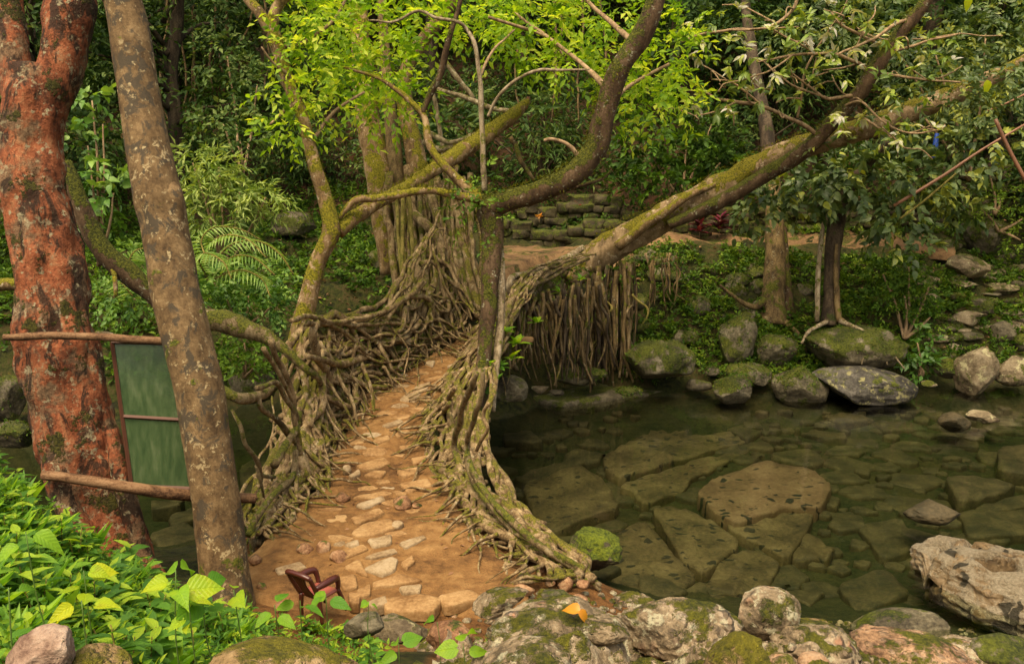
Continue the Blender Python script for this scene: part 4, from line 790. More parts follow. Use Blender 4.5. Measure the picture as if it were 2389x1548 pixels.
branch(qt, [(1958, 752, 22.3, 16), (1952, 690, 22.35, 17), (1950, 630, 22.4, 13), (1952, 570, 22.5, 8)], 'bankbark', 'stem', k=10, knot=.2, seed=144)
for q in ([(1960, 745, 22.3, 16), (1990, 765, 21.9, 12), (2030, 785, 21.6, 9), (2035, 815, 21.4, 7), (2040, 840, 21.3, 5)], [(1960, 750, 22.2, 13), (2010, 770, 21.7, 10), (2060, 800, 21.5, 7), (2090, 835, 21.4, 5), (2110, 860, 21.4, 4)], [(1930, 750, 22.3, 12), (1890, 770, 22, 10), (1870, 800, 21.9, 6)], [(2032, 800, 21.5, 8), (2015, 830, 21.3, 6), (2010, 850, 21.3, 4)], [(1990, 765, 21.9, 8), (1985, 790, 21.5, 6), (1990, 820, 21.4, 4)], [(2035, 790, 21.6, 6), (2065, 830, 21.4, 5), (2070, 850, 21.4, 4)]): branch(qt, q, 'palebark' if q[0][1] > 748 else 'root', 'root', k=7, wob=.03, seed=145)

# ---- shaggy moss along mossy limbs
def shag(parent, pts, n, up=.6, L=(.03, .08), tint=(0, .8)):
    r = np.random.default_rng(len(pts) * 7 + int(pts[0][0])); C = catmull([P(a, b, t) for a, b, t, w in pts], 8); Rr = np.interp(np.linspace(0, len(pts) - 1, len(C)), np.arange(len(pts)), [w * .5 * t / FPX for a, b, t, w in pts])
    i = r.integers(0, len(C) - 1, n); f = r.uniform(0, 1, n)[:, None]; c = C[i] * (1 - f) + C[i + 1] * f; T = nrm(C[i + 1] - C[i])
    d = r.normal(size=(n, 3)) + np.array([0, 0, up * 2]); d = nrm(d - T * (d * T).sum(1, keepdims=True)); p = c + d * (Rr[i] * 1.0)[:, None]
    mb = MB(); leaves(mb, p, d + .8 * r.normal(size=(n, 3)) - np.array([0, 0, .2]), r.normal(size=(n, 3)), r.uniform(*L, n), r.uniform(tint[0], tint[1], n), LEAFN)
    return mb.build('moss_foliage', M['moss'], parent)
shag(ct, [(1130, 490, 15.4, 58), (1180, 470, 15.3, 56), (1250, 448, 15.2, 54), (1310, 425, 15.1, 56), (1360, 385, 15, 62), (1392, 340, 15, 62), (1408, 280, 14.9, 58), (1425, 215, 14.8, 56), (1452, 150, 14.7, 54)], 1500)
shag(ct, [(1130, 800, 15.1, 38), (1140, 700, 15.2, 42), (1146, 620, 15.3, 48), (1148, 550, 15.4, 56), (1140, 490, 15.4, 66), (1128, 440, 15.5, 50), (1090, 440, 15.4, 30)], 900, 0., tint=(0, .5))
shag(ct, [(1070, 458, 15.2, 20), (1010, 445, 15.1, 17), (970, 446, 15, 20), (870, 462, 14.8, 19), (812, 480, 14.7, 16), (792, 508, 14.7, 12)], 300, tint=(.3, 1))
shag(st, [(705, 750, 14.6, 52), (725, 680, 14.6, 43), (742, 610, 14.6, 40), (772, 540, 14.6, 42), (757, 460, 14.6, 35), (735, 385, 14.6, 32), (706, 275, 14.7, 29)], 800, .1, (.02, .05), (.4, 1))
shag(st, [(790, 540, 14.7, 34), (830, 505, 15, 38), (890, 468, 15.5, 36), (945, 438, 16, 32), (1000, 402, 16.5, 34), (1060, 365, 17, 40), (1130, 318, 17.5, 44), (1195, 268, 18, 34)], 900, .6, (.03, .08), (.3, 1))
shag(lt, [(1412, 585, 22.2, 86), (1500, 535, 21.8, 80), (1620, 470, 21.3, 74), (1750, 400, 20.8, 74), (1880, 342, 20.4, 70), (2050, 288, 20, 66), (2180, 240, 19.8, 60), (2260, 205, 19.7, 50)], 1700, .7, (.03, .09), (.2, 1))
shag(lt, [(1745, 432, 20.6, 40), (1820, 388, 20.3, 42), (1885, 342, 19.9, 42), (1945, 282, 19.5, 40), (2000, 222, 19.2, 40), (2040, 160, 19, 42), (2095, 85, 18.8, 36), (2150, 20, 18.6, 32)], 700, .3, (.03, .09), (0, .7))
shag(fig, [(895, 520, 20.6, 60), (888, 420, 20.6, 72), (868, 320, 20.7, 66), (852, 230, 20.8, 60)], 700, 0, (.03, .08), (.2, .9))
branch(st, [(1205, 262, 18.05, 26), (1222, 246, 18.15, 26), (1234, 228, 18.2, 14)], 'redbark', 'broken_tip', k=9, knot=.4, seed=3)
# ---- crowns
def crown(parent, blobs, mat, r, n=7, L=.5, leaf=.17, tpl=LEAF2, dens=1., shell=2.4, droop=.45, tint=(0, 1), name='crown', twigs=False, jit=.5):
    """blobs: px, py, rx, ry, depth, depth radius"""
    mb = MB()
    for b in blobs:
        px, py, rx, ry, t, rt = b[:6]; c = P(px, py, t); R = np.array([rx * t / FPX, rt, ry * t / FPX])
        k = max(3, int(dens * (b[6] if len(b) > 6 else 1) * 22 * (R[0] * R[2] + R[0] * R[1] * .7 + .15)))
        p, o = blob(r, c, R, k, shell); sprays(mb, r, p, o, n, L, leaf, tpl, jit, droop, tint)
    return mb.build(name, M[mat], parent)
rc = np.random.default_rng(77)
figblobs = [(850, 60, 90, 70, 17.5, .9), (905, 150, 70, 55, 17.3, .8), (825, 180, 60, 60, 17.4, .8), (985, 50, 80, 60, 17.5, .9), (885, 255, 55, 45, 17.2, .6), (950, 215, 40, 30, 17., .4, .8), (930, -120, 200, 110, 18, 1.4, .7), (820, 120, 70, 90, 18.2, .9), (740, -60, 120, 90, 17.5, 1.2, .8)]
crown(fig, figblobs, 'fig', rc, dens=2.3, leaf=.19)
crown(st, [(685, 110, 55, 50, 14.6, .6), (715, 205, 60, 55, 14.5, .6), (655, 280, 55, 30, 14.2, .5, .8), (765, 55, 80, 65, 14.8, .8), (690, 300, 45, 28, 14.3, .4, .7), (740, 130, 60, 60, 14.9, .6), (720, 15, 70, 40, 15, .7), (760, 250, 60, 40, 15, .4, .5), (640, 210, 30, 40, 14.2, .3, .7), (680, -140, 200, 90, 15, 1.2, .6)], 'fig', rc, dens=2.2, leaf=.15, L=.42)
crown(ct, [(1130, 55, 80, 55, 16.5, .8), (1255, 60, 110, 60, 16.6, .9), (1385, 55, 100, 70, 16.4, .9), (1330, 140, 75, 35, 16.2, .6), (1440, 150, 60, 60, 16.8, .7), (1560, 120, 60, 70, 16.2, .8), (1540, 215, 80, 55, 16, .7), (1470, 235, 50, 60, 16.8, .6), (1270, 140, 45, 28, 16.2, .4, .8), (1600, 190, 25, 45, 15.8, .4, .8), (1590, 60, 40, 60, 16.4, .7), (1440, 285, 35, 22, 16.6, .3, .7), (1180, 115, 50, 35, 16.4, .5), (1220, 20, 120, 40, 17, .8), (1350, -140, 280, 110, 17, 1.6, .6), (1380, 190, 30, 30, 16.6, .4), (1590, 250, 25, 35, 16, .3, .6), (1170, 20, 60, 40, 16.8, .5), (1480, 30, 60, 50, 16.9, .5)], 'fig', rc, dens=2.2, leaf=.17, L=.46)
crown(ct, [(1100, 440, 55, 25, 15.1, .3), (1140, 400, 30, 30, 15.1, .3, .6), (1090, 500, 50, 45, 15.1, .3, .8), (1150, 510, 20, 40, 14.9, .3, .7), (1400, 415, 40, 25, 15.4, .3, .6)], 'under', rc, dens=1.8, leaf=.11, L=.3, name='foliage', tint=(.4, 1))
crown(lt, [(1640, 110, 45, 25, 18.6, .5, .5), (1690, 60, 80, 50, 18.6, .6, .35), (1740, 150, 90, 60, 18.6, .6, .45), (1850, 120, 100, 70, 18.5, .6, .45), (1880, 50, 80, 50, 18.5, .6, .5), (1680, 240, 70, 40, 18.6, .5, .45), (1800, 205, 90, 40, 18.7, .5, .45), (1960, 160, 70, 60, 18.6, .5, .45), (2050, 80, 60, 60, 18.5, .5, .4), (2010, 280, 80, 50, 18.7, .5, .45), (2100, 200, 70, 50, 18.5, .5, .45), (2120, 320, 80, 40, 18.5, .5, .4), (2180, 120, 60, 70, 18.4, .5, .35), (1990, 20, 90, 40, 18.5, .6, .5)], 'pale', rc, n=6, L=.13, leaf=.2, tpl=LANCE, dens=1.9, droop=.2, name='foliage', jit=1.2)
crown(lt, [(1330, 640, 50, 25, 21.2, .3, .8), (1270, 680, 30, 40, 20, .3, .6), (1440, 640, 40, 18, 21.8, .3, .8), (1500, 610, 60, 18, 22.6, .3, .9), (1560, 600, 50, 20, 23, .3, .9), (1400, 760, 40, 60, 21.8, .3, .3), (1480, 830, 20, 40, 21.8, .3, .5)], 'bankleaf', rc, n=6, L=.22, leaf=.11, dens=2.6, droop=.7, name='foliage', tint=(.1, 1))
crown(lt, [(2235, 215, 55, 40, 19.0, .4), (2310, 190, 60, 55, 19.0, .5), (2290, 240, 50, 40, 18.9, .4), (2130, 255, 40, 25, 19.2, .3, .6), (2040, 285, 50, 22, 19.4, .3, .5), (1950, 330, 40, 22, 19.6, .3, .5), (2360, 150, 50, 60, 19, .4)], 'glossy', rc, n=6, L=.3, leaf=.17, tpl=LANCE, dens=2.6, droop=.4, name='foliage', tint=(.2, 1))
crown(qt, [(1800, 520 - 40, 80, 55, 21.8, .8), (1900, 430, 110, 55, 21.8, .9), (2010, 410, 110, 70, 21.8, 1.), (2110, 430, 110, 90, 22, 1.), (2200, 390, 90, 90, 22.4, 1.), (2080, 520, 70, 60, 22, .8), (1960, 380, 110, 40, 22.2, .8), (2240, 470, 70, 60, 22.6, .8), (2290, 330, 80, 70, 22.2, .8), (1790, 440, 60, 40, 21.9, .6, .7), (2130, 560, 40, 40, 22, .5, .5)], 'glossy', rc, n=7, L=.42, leaf=.23, tpl=OVATE, dens=1.25, droop=.6)

# ------------------------------------------------------------------ boulders and stones
def rock(name, label, cat, bbox, t, mat, seed, depth=.9, cuts=7, rough=.2, tilt=0., roll=0., rz=0., group=None, sink=0., ico=None, fine=.05, parent=None):
    x0, y0, x1, y1 = bbox; hx = (x1 - x0) / 2 * t / FPX; hy = hx * depth
    hz = max(.25 * (y1 - y0) / 2 * t / FPX, ((y1 - y0) / 2 * t / FPX - hy * .16) * 1.03); c = P((x0 + x1) / 2, (y0 + y1) / 2, t)
    p, T = rock_shape(seed, (hx, hy, hz * (1 + sink)), cuts, rough, rz, tilt, roll, ico, fine)
    ext_ = np.abs(p[:, 0]).max(); p[:, 0] *= hx / ext_
    mb = MB(); mb.add(p + c - np.array([0, 0, hz * sink]), T=T)
    o = mb.build(name, M[mat], parent)
    if label: tag(o, label, cat, group)
    if 'moss' in mat and t > 11 and name != 'path_rock': MOSSPTS.append((p + c - np.array([0, 0, hz * sink]), c, hx))
    return o
MOSSPTS = []
def tg(px, py, dflt):
    q = on_ground(px, py, 15, 40); return dflt if q is None else float((q - CAM) @ np.array([0, CP, -SP])) + .1
B = 'boulder'
rock('boulder', 'rounded moss capped boulder at the water edge below the hanging roots', B, (1452, 785, 1622, 892), 21.3, 'mossrock', 1, .8, 6, .25, sink=.1)
rock('boulder', 'grey slab like rock at the waterline right of the moss capped round boulder', B, (1662, 862, 1765, 930), 20.9, 'halfmoss', 2, .8, 8, .15, tilt=-.1, sink=.4)
rock('boulder', 'brown green rock behind the grey waterline rock', B, (1690, 838, 1802, 905), 21.5, 'halfmoss', 3, .8, 8, .15)
rock('boulder', 'tall upright block covered in shaggy moss on the far bank', B, (1660, 728, 1765, 855), 22.2, 'mossrock', 4, .7, 6, .2)
rock('boulder', 'mossy block wedged between the upright block and the big root covered boulder', B, (1762, 775, 1862, 862), 22.3, 'mossrock', 5, .8, 7, .2)
rock('boulder', 'long green slab tilted down into the pool', B, (1798, 848, 1935, 932), 21.2, 'halfmoss', 6, .6, 9, .1, tilt=-.38, sink=.3)
rock('boulder', 'dark flat rock splashed with yellow lichen under the big mossy boulder', B, (1876, 845, 2142, 928), 21.2, 'yelrock', 7, .6, 8, .12, tilt=-.08, sink=.45)
rock('boulder', 'biggest mossy boulder with tree roots creeping over its face', B, (1862, 745, 2118, 862), 22.0, 'mossrock', 8, .6, 3, .2, sink=.15)
rock('boulder', 'small dark round rock left of the tall grey pointed rock', B, (2180, 832, 2238, 890), 22.0, 'halfmoss', 9, .8)
rock('boulder', 'tall pale grey pointed rock at the right waterline', B, (2228, 803, 2328, 918), 21.7, 'tanrock', 10, .7, 9, .15, sink=.2)
rock('boulder', 'pale yellowish rock at the right edge by the waterline', B, (2316, 822, 2410, 905), 21.8, 'tanrock', 11, .7, 9, .15)
rock('boulder', 'large square mossy boulder on the far path at the right', B, (2242, 500, 2365, 602), tg(2303, 598, 26.0), 'mossrock', 12, .8, 7, .2)
rock('boulder', 'low mossy stone left of the large square boulder on the far path', B, (2180, 552, 2246, 588), tg(2213, 584, 25.6), 'halfmoss', 13, .8)
rock('boulder', 'flat brown topped stone below the large square boulder', B, (2206, 588, 2312, 655), tg(2259, 651, 24.6), 'tanrock', 14, .7, 9, .12)
rock('boulder', 'yellow mossed lump on the right bank slope', B, (2240, 690, 2325, 740), tg(2282, 736, 23.6), 'mossrock', 15, .8)
rock('boulder', 'dark angular rock above the pale yellowish rock at the right', B, (2298, 745, 2372, 805), tg(2335, 801, 22.8), 'greyrock', 16, .8, 9, .1)
rock('boulder', 'small brown rock standing out of shallow water near the right side', B, (2250, 952, 2330, 990), 19.7, 'tanrock', 17, .8, 8, .15)
rock('boulder', 'dark grey rock at the water under the roots beside the bridge', B, (1150, 872, 1245, 945), 18.2, 'greyrock', 18, .8, 8, .15)
mb = MB(); slab(mb, np.array([GZ(*p, .1)[:2] for p in ((1230, 925), (1330, 903), (1420, 880), (1530, 868), (1600, 884), (1570, 908), (1470, 918), (1390, 930), (1300, 940))]), .1, .7, .07, 19, .09)
tag(mb.build('boulder', M['halfmoss']), 'flat brownish ledge rock along the waterline left of the moss capped boulder', 'boulder')
rock('boulder', 'flat brown slab under the hanging root curtain', B, (1290, 850, 1420, 905), 21.2, 'halfmoss', 20, .7, 9, .1)
rock('boulder', 'isolated boulder with bright green moss cap in the pool near the bridge foot', B, (1290, 1225, 1460, 1338), 12.6, 'mosscap', 21, .75, 9, .3, tilt=.12, sink=.15, fine=.09)
_bm = bmesh.new(); bmesh.ops.create_icosphere(_bm, subdivisions=6, radius=1); _bm.verts.ensure_lookup_table()
ICO6 = (np.array([v.co[:] for v in _bm.verts]), np.array([[v.index for v in f.verts] for f in _bm.faces])); _bm.free()
p, T = rock_shape(22, (1.5, .92, .56), 0, .30, rz=-.83, fine=.09, ico=ICO6)
hl = [(-.75, .1, .22), (-.25, -.30, .26), (.35, -.1, .28), (.75, .25, .22), (-.15, .30, .18), (-1.1, -.1, .16)]
ax = np.array([math.cos(-.83), math.sin(-.83)]); bx = np.array([-ax[1], ax[0]])
for hx_, hy_, hr in hl:
    dd = np.hypot((p[:, :2] @ ax - hx_) / 1.5, p[:, :2] @ bx - hy_); p[:, 2] -= np.where(p[:, 2] > 0, .6 * np.exp(-(dd / (hr * .62)) ** 6), 0)
ck = p[:, :2] @ ax + .9 - .25 * (p[:, :2] @ bx); p[:, 2] -= np.where(p[:, 2] > -.2, .22 * np.exp(-(ck / .05) ** 2), 0)
mb = MB(); mb.add(p + np.array([7.0, 11.2, -.05]), T=T); tag(mb.build('boulder', M['palerock']), 'big pale sculpted rock with holes rising from the pool at the right edge', 'boulder')
rock('boulder', 'long grey pitted rock at the near edge of the pool', B, (1985, 1418, 2222, 1500), 11.4, 'greyrock', 23, .5, 7, .15, tilt=.10, fine=.04)
rock('boulder', 'brown rock at the bottom right corner by the pool', B, (2270, 1482, 2440, 1570), 9.4, 'halfmoss', 24, .7, 7, .2)
rock('boulder', 'dark mossy ledge rock on the left far bank behind the slender tree', B, (632, 488, 745, 565), tg(688, 561, 26.5), 'halfmoss', 25, .7, 9, .15)
rock('boulder', 'mossy boulder on the left bank behind the red tree foot', B, (-30, 870, 75, 1000), 18.5, 'mossrock', 26, .8)
rock('boulder', 'low mossy stone at the left picture edge above the stream', B, (-20, 975, 90, 1050), 16.5, 'mossrock', 27, .8)
rock('boulder', 'dark wet rock under the mossy root arm at the left stream', B, (520, 840, 650, 945), 18.4, 'halfmoss', 28, .8)
rock('boulder', 'brown mossy rock on the far slope behind the left root railing', B, (850, 575, 950, 640), tg(900, 636, 24.5), 'mossrock', 29, .8)
rock('boulder', 'drowned pale stone leaning on the small brown rock in the shallows', B, (2190, 958, 2262, 1012), 19.4, 'bedplain', 30, .8, 8, .15)
rock('boulder', 'rounded drowned boulder left of the big pale sculpted rock', B, (2105, 1158, 2242, 1225), 14.4, 'bedplain', 31, .8, 5, .15)
sx = np.random.default_rng(3)
rocklabels = ['flat mossy step stone on the right bank', 'small grey stone wedged in the right bank', 'pale flat stone in the right bank rubble', 'brown stone half buried in the right bank', 'green stone low on the right bank']
for i, bb in enumerate(((2265, 635, 2330, 660), (2300, 655, 2380, 685), (2270, 675, 2335, 695), (2335, 690, 2400, 715), (2318, 715, 2395, 740), (2340, 612, 2410, 640), (2230, 770, 2300, 800), (2360, 775, 2420, 825), (2150, 800, 2190, 830), (2205, 795, 2245, 825), (2120, 870, 2160, 895), (2170, 760, 2215, 790), (2330, 640, 2365, 655), (2150, 885, 2185, 905), (1600, 880, 1660, 915), (1640, 850, 1680, 880), (1440, 900, 1500, 925), (1240, 895, 1280, 920), (1280, 905, 1320, 925))):
    where = ('below the square boulder', 'right of the flat brown topped stone', 'in the middle of the stone heap', 'at the right picture edge', 'above the dark angular rock', 'topmost at the right edge', 'left of the dark angular rock', 'above the pale yellowish rock', 'behind the dark round rock', 'above the pointed grey rock', 'beside the lichened rock tip', 'under the yellow mossed lump', 'smallest of the heap', 'at the waterline by the lichened rock', 'between the moss capped boulder and the grey slab', 'behind the grey waterline rock', 'on the pale ledge by the water', 'at the foot of the hanging roots', 'in front of the hanging roots')[i]
    if i < 13: TT = tg((bb[0] + bb[2]) / 2, bb[3] - 2, 23)
    else: TT = [21.4, 21.3, 21.7, 20.6, 20.2, 20.2][i - 13]
    rock('stone', ('flat stone ' if i % 2 else 'mossy stone ') + where, 'stone', bb, TT, ['halfmoss', 'tanrock', 'greyrock', 'mossrock'][i % 4], 60 + i, .8, 8, .15, ico=ICO3, group='loose stones on the far bank')
mb = MB(); lx = np.linspace(-.45, 6.2, 300); ly = np.linspace(2.9, 7.2, 220); LX, LY = np.meshgrid(lx, ly); q_ = np.stack([LX, LY, LX * 0], -1)
rim = np.interp(LX, [-.5, 0, 1.0, 1.7, 2.3, 3.2, 4.2, 6.2], [5.7, 5.75, 5.55, 5.75, 6.0, 6.55, 6.8, 7.0]); ed = np.minimum(np.minimum((rim - LY) / .3, (LX + .45 + .25 * vn(q_ * 3, 2)) / .35), np.minimum((LY - 2.9) / .3, (6.2 - LX) / .3))
rdg = 1 - np.abs(fbm(q_ * 1.9, 4, 61)) * 2.2; LZ = ground_z(LX, LY) + np.clip(ed, -1, 1) * .14 + .24 * (rdg - .5) + .09 * fbm(q_ * 6, 4, 62) + .04 * fbm(q_ * 18, 3, 63) - np.where(ed < 0, .35, 0)
ii = np.arange(LX.size).reshape(LX.shape); mb.add(np.stack([LX + .05 * vn(q_ * 7 + 5, 3), LY + .05 * vn(q_ * 7 + 9, 4), LZ], -1).reshape(-1, 3), np.stack([ii[:-1, :-1], ii[:-1, 1:], ii[1:, 1:], ii[1:, :-1]], -1).reshape(-1, 4))
tag(mb.build('rock_ledge', M['fgrock']), 'continuous rough lichened rock ledge along the bottom of the picture above the pool', 'rock ledge')
for i in range(60):
    px, py = sx.uniform(2130, 2420), sx.uniform(600, 860); wd = sx.uniform(26, 85); ht = wd * sx.uniform(.3, .7); q = on_ground(px, py, 15, 40)
    if q is None or q[2] < .1 or (2220 < px < 2335 and py > 790): continue
    rock('bank_stone', 'grey brown stone of the rubble heap at the right end of the far bank', 'stone', (px - wd / 2, py - ht * .7, px + wd / 2, py + ht * .3), tg(px, py, 23), ['tanrock', 'greyrock', 'halfmoss', 'tanrock', 'mossrock'][i % 5], 450 + i, .9, 9, .2, ico=ICO3, group='rubble stones at the right end of the far bank', fine=.1)
# mossy lumps half buried in the bank
for i in range(46):
    px, py = sx.uniform(1490, 2240), sx.uniform(600, 850); wd = sx.uniform(28, 75); ht = wd * sx.uniform(.55, .9); q = on_ground(px, py, 15, 40)
    if q is None or q[2] < .2 or (1870 < px < 2110 and py > 720): continue
    rock('bank_stone', 'mossy stone half buried among the herbs of the far bank', 'stone', (px - wd / 2, py - ht * .7, px + wd / 2, py + ht * .3), tg(px, py, 23), ['mossrock', 'mossrock', 'halfmoss'][i % 3], 250 + i, .9, 5, .25, ico=ICO3, group='mossy stones half buried in the far bank', fine=.1)
# near ledge rocks
F_ = 'rock'
rock('ledge_rock', 'broad pebbly rock with moss under the orange dead leaf', F_, (1120, 1400, 1440, 1600), 5.5, 'fgrock', 41, .8, 5, .25, fine=.09)
rock('ledge_rock', 'long rough lichened rock along the pool rim, middle of the foreground', F_, (1440, 1385, 1740, 1540), 5.9, 'fgrock', 42, .7, 6, .25, fine=.10)
rock('ledge_rock', 'knobbly rounded rock with a dark hollow on the pool rim', F_, (1700, 1358, 1868, 1500), 6.2, 'fgrock', 43, .8, 3, .25, fine=.06)
rock('ledge_rock', 'dark brown mossy lump at the bottom edge', F_, (1625, 1465, 1795, 1620), 4.8, 'fgmoss', 44, .8, 5, .2, fine=.07)
rock('ledge_rock', 'sloping pebbly rock falling to the right beside the knobbly rock', F_, (1770, 1430, 2020, 1600), 6.1, 'fgrock', 45, .8, 6, .25, tilt=-.25, fine=.09)
rock('ledge_rock', 'reddish pebbly rock at the bottom right', F_, (1960, 1462, 2290, 1640), 7.2, 'fgred', 46, .7, 6, .25, tilt=-.1, fine=.08)
rock('ledge_rock', 'smooth round reddish cobble at the bottom edge right of the dark mossy lump', F_, (1782, 1520, 1862, 1580), 4.9, 'fgred', 47, .8, 2, .1, fine=.02)
rock('ledge_rock', 'second round reddish cobble at the bottom edge', F_, (1858, 1518, 1935, 1575), 5.1, 'fgred', 48, .8, 2, .1, fine=.02)
rock('ledge_rock', 'brown earthy rock at the bottom edge below the green seedlings', F_, (1120, 1490, 1380, 1640), 4.2, 'fgrock', 49, .8, 6, .2, fine=.07)
rock('ledge_rock', 'grey blocky stone with a flat top at the foot of the path', F_, (870, 1432, 1000, 1500), 6.6, 'tanrock', 50, .8, 9, .15, fine=.05)
rock('ledge_rock', 'dark slanting stone between the chair and the blocky stone', F_, (800, 1425, 900, 1490), 6.2, 'greyrock', 51, .8, 9, .15, tilt=.3)
rock('ledge_rock', 'large moss topped brown rock at the bottom edge, left of centre', F_, (440, 1478, 850, 1700), 2.9, 'fgmoss', 52, .8, 3, .15, fine=.05)
rock('ledge_rock', 'pinkish grey broken rock in the bottom left corner', F_, (15, 1452, 195, 1600), 2.25, 'pinkrock', 53, .7, 8, .15, tilt=.35, fine=.05)
rock('ledge_rock', 'smooth brown rock beside the pinkish broken rock', F_, (120, 1500, 310, 1640), 2.3, 'fgmoss', 54, .8, 4, .15)
rock('ledge_rock', 'mossy grey stone on the ledge above the orange leaf', F_, (1100, 1370, 1235, 1440), 6.6, 'fgrock', 55, .8, 7, .2, tilt=.25, fine=.08)
rock('ledge_rock', 'brown stone right of the blocky stone', F_, (985, 1440, 1110, 1520), 5.8, 'cobble', 56, .8, 8, .15)
rock('ledge_rock', 'dark grey stone with moss under the orange leaf tip', F_, (1330, 1430, 1470, 1500), 5.4, 'fgrock', 57, .8, 7, .2, fine=.08)
fl = np.random.default_rng(8)
for i, (px, py, wd, lab) in enumerate(((1240, 1450, 120, 'rough filler rock left of the orange leaf'), (1440, 1480, 130, 'low rock right of the orange leaf'), (1540, 1500, 140, 'pebbly rock in front of the lichened rim rock'), (1400, 1540, 120, 'earthy rock at the bottom edge below the orange leaf'), (1900, 1480, 110, 'rock between the sloping pebbly rock and the reddish one'), (2120, 1480, 120, 'rim rock behind the reddish pebbly rock'), (2250, 1530, 130, 'low rock at the bottom right'), (1060, 1425, 90, 'mossy stone right of the path foot'), (1010, 1500, 120, 'brown stone below the path foot'), (1560, 1545, 120, 'moss flecked rock at the bottom edge left of the dark lump'), (1290, 1400, 80, 'small grey rock behind the orange leaf'), (1480, 1410, 90, 'grey rock on the rim left of the lichened rock'), (1960, 1500, 80, 'small reddish rock beside the sloping one'))):
    q = on_ground(px, py, 3, 12); t = float((q - CAM) @ np.array([0, CP, -SP]))
    rock('ledge_rock', lab, F_, (px - wd * .65, py - wd * .3, px + wd * .65, py + wd * .35), t, ['fgrock', 'fgrock', 'fgred', 'fgrock', 'fgmoss'][i % 5], 330 + i, .9, 6, .25, fine=.1)
# brown cobbles where the right railing meets the near bank
for i, (bb, t) in enumerate((((1165, 1255, 1205, 1290), 11.2), ((1205, 1270, 1248, 1315), 11.0), ((1240, 1310, 1290, 1345), 10.7), ((1298, 1340, 1338, 1380), 10.3), ((1195, 1360, 1250, 1395), 9.8), ((1262, 1372, 1325, 1395), 9.6), ((1160, 1330, 1195, 1360), 10.2), ((1255, 1280, 1285, 1305), 11.0), ((1330, 1385, 1372, 1405), 9.4), ((1215, 1320, 1240, 1340), 10.5), ((1270, 1345, 1296, 1368), 10.2), ((1110, 1345, 1160, 1370), 10.0), ((1345, 1350, 1380, 1375), 10.2), ((1186, 1300, 1206, 1318), 10.8))):
    lab = ('reddish cobble under the root arch', 'mossy grey cobble at the railing foot', 'brown rounded cobble below the railing end', 'bright red brown cobble among the roots', 'dark red pitted cobble by the thick root', 'flat brown cobble on the ledge', 'tan cobble left of the thick bent root', 'small cobble tucked under the railing', 'flat cobble at the pool lip', 'little brown cobble between two roots', 'grey cobble beside the red brown one', 'buried cobble at the path edge', 'cobble outside the last root', 'smallest cobble by the path edge')[i]
    rock('cobble', lab, 'cobble', bb, t, 'cobble' if i % 4 != 1 else 'halfmoss', 160 + i, .9, 6, .15, ico=ICO3, group='cobbles at the near end of the right railing')
# row of small stones edging the trodden patch and scattered along the path
for i, (bb, mt) in enumerate((((690, 1262, 735, 1292), 'cobble'), ((735, 1256, 778, 1290), 'cobble'), ((778, 1262, 808, 1278), 'stepgrey'), ((804, 1257, 842, 1280), 'stepgrey'), ((768, 1278, 812, 1312), 'cobble'), ((912, 1210, 945, 1232), 'stepgrey'), ((798, 1080, 820, 1105), 'stepgrey'), ((780, 1145, 818, 1168), 'cobble'), ((580, 1285, 612, 1310), 'cobble'), ((598, 1355, 622, 1378), 'cobble'), ((640, 1395, 670, 1425), 'cobble'), ((1015, 1060, 1035, 1075), 'cobble'), ((1030, 865, 1065, 882), 'stepgrey'), ((915, 1150, 960, 1185), 'cobble'), ((960, 1170, 985, 1185), 'cobble'))):
    q = on_deck((bb[0] + bb[2]) / 2, bb[3] - 4); t = (q - CAM) @ np.array([0, CP, -SP])
    rock('path_rock', ('dark lump in the stone row by the chair', 'peaked stone in the row behind the chair', 'small pale stone in the row', 'pale angular stone ending the row', 'pitted dark stone below the row', 'round grey pebble beside the long step', 'rough stone at the root foot left of the steps', 'dark stone at the tip of the left root', 'brown stone by the grey trunk foot', 'small round stone left of the chair', 'brown stone under the leaves near the chair', 'tiny stone by the right railing foot', 'dark grey stone at the right railing on the bridge', 'rough brown clod right of the steps', 'small clod right of the steps')[i], 'stone', bb, t, mt, 190 + i, .9, 9, .3, ico=ICO3, group='small stones lying on the path', sink=.5, fine=.12)
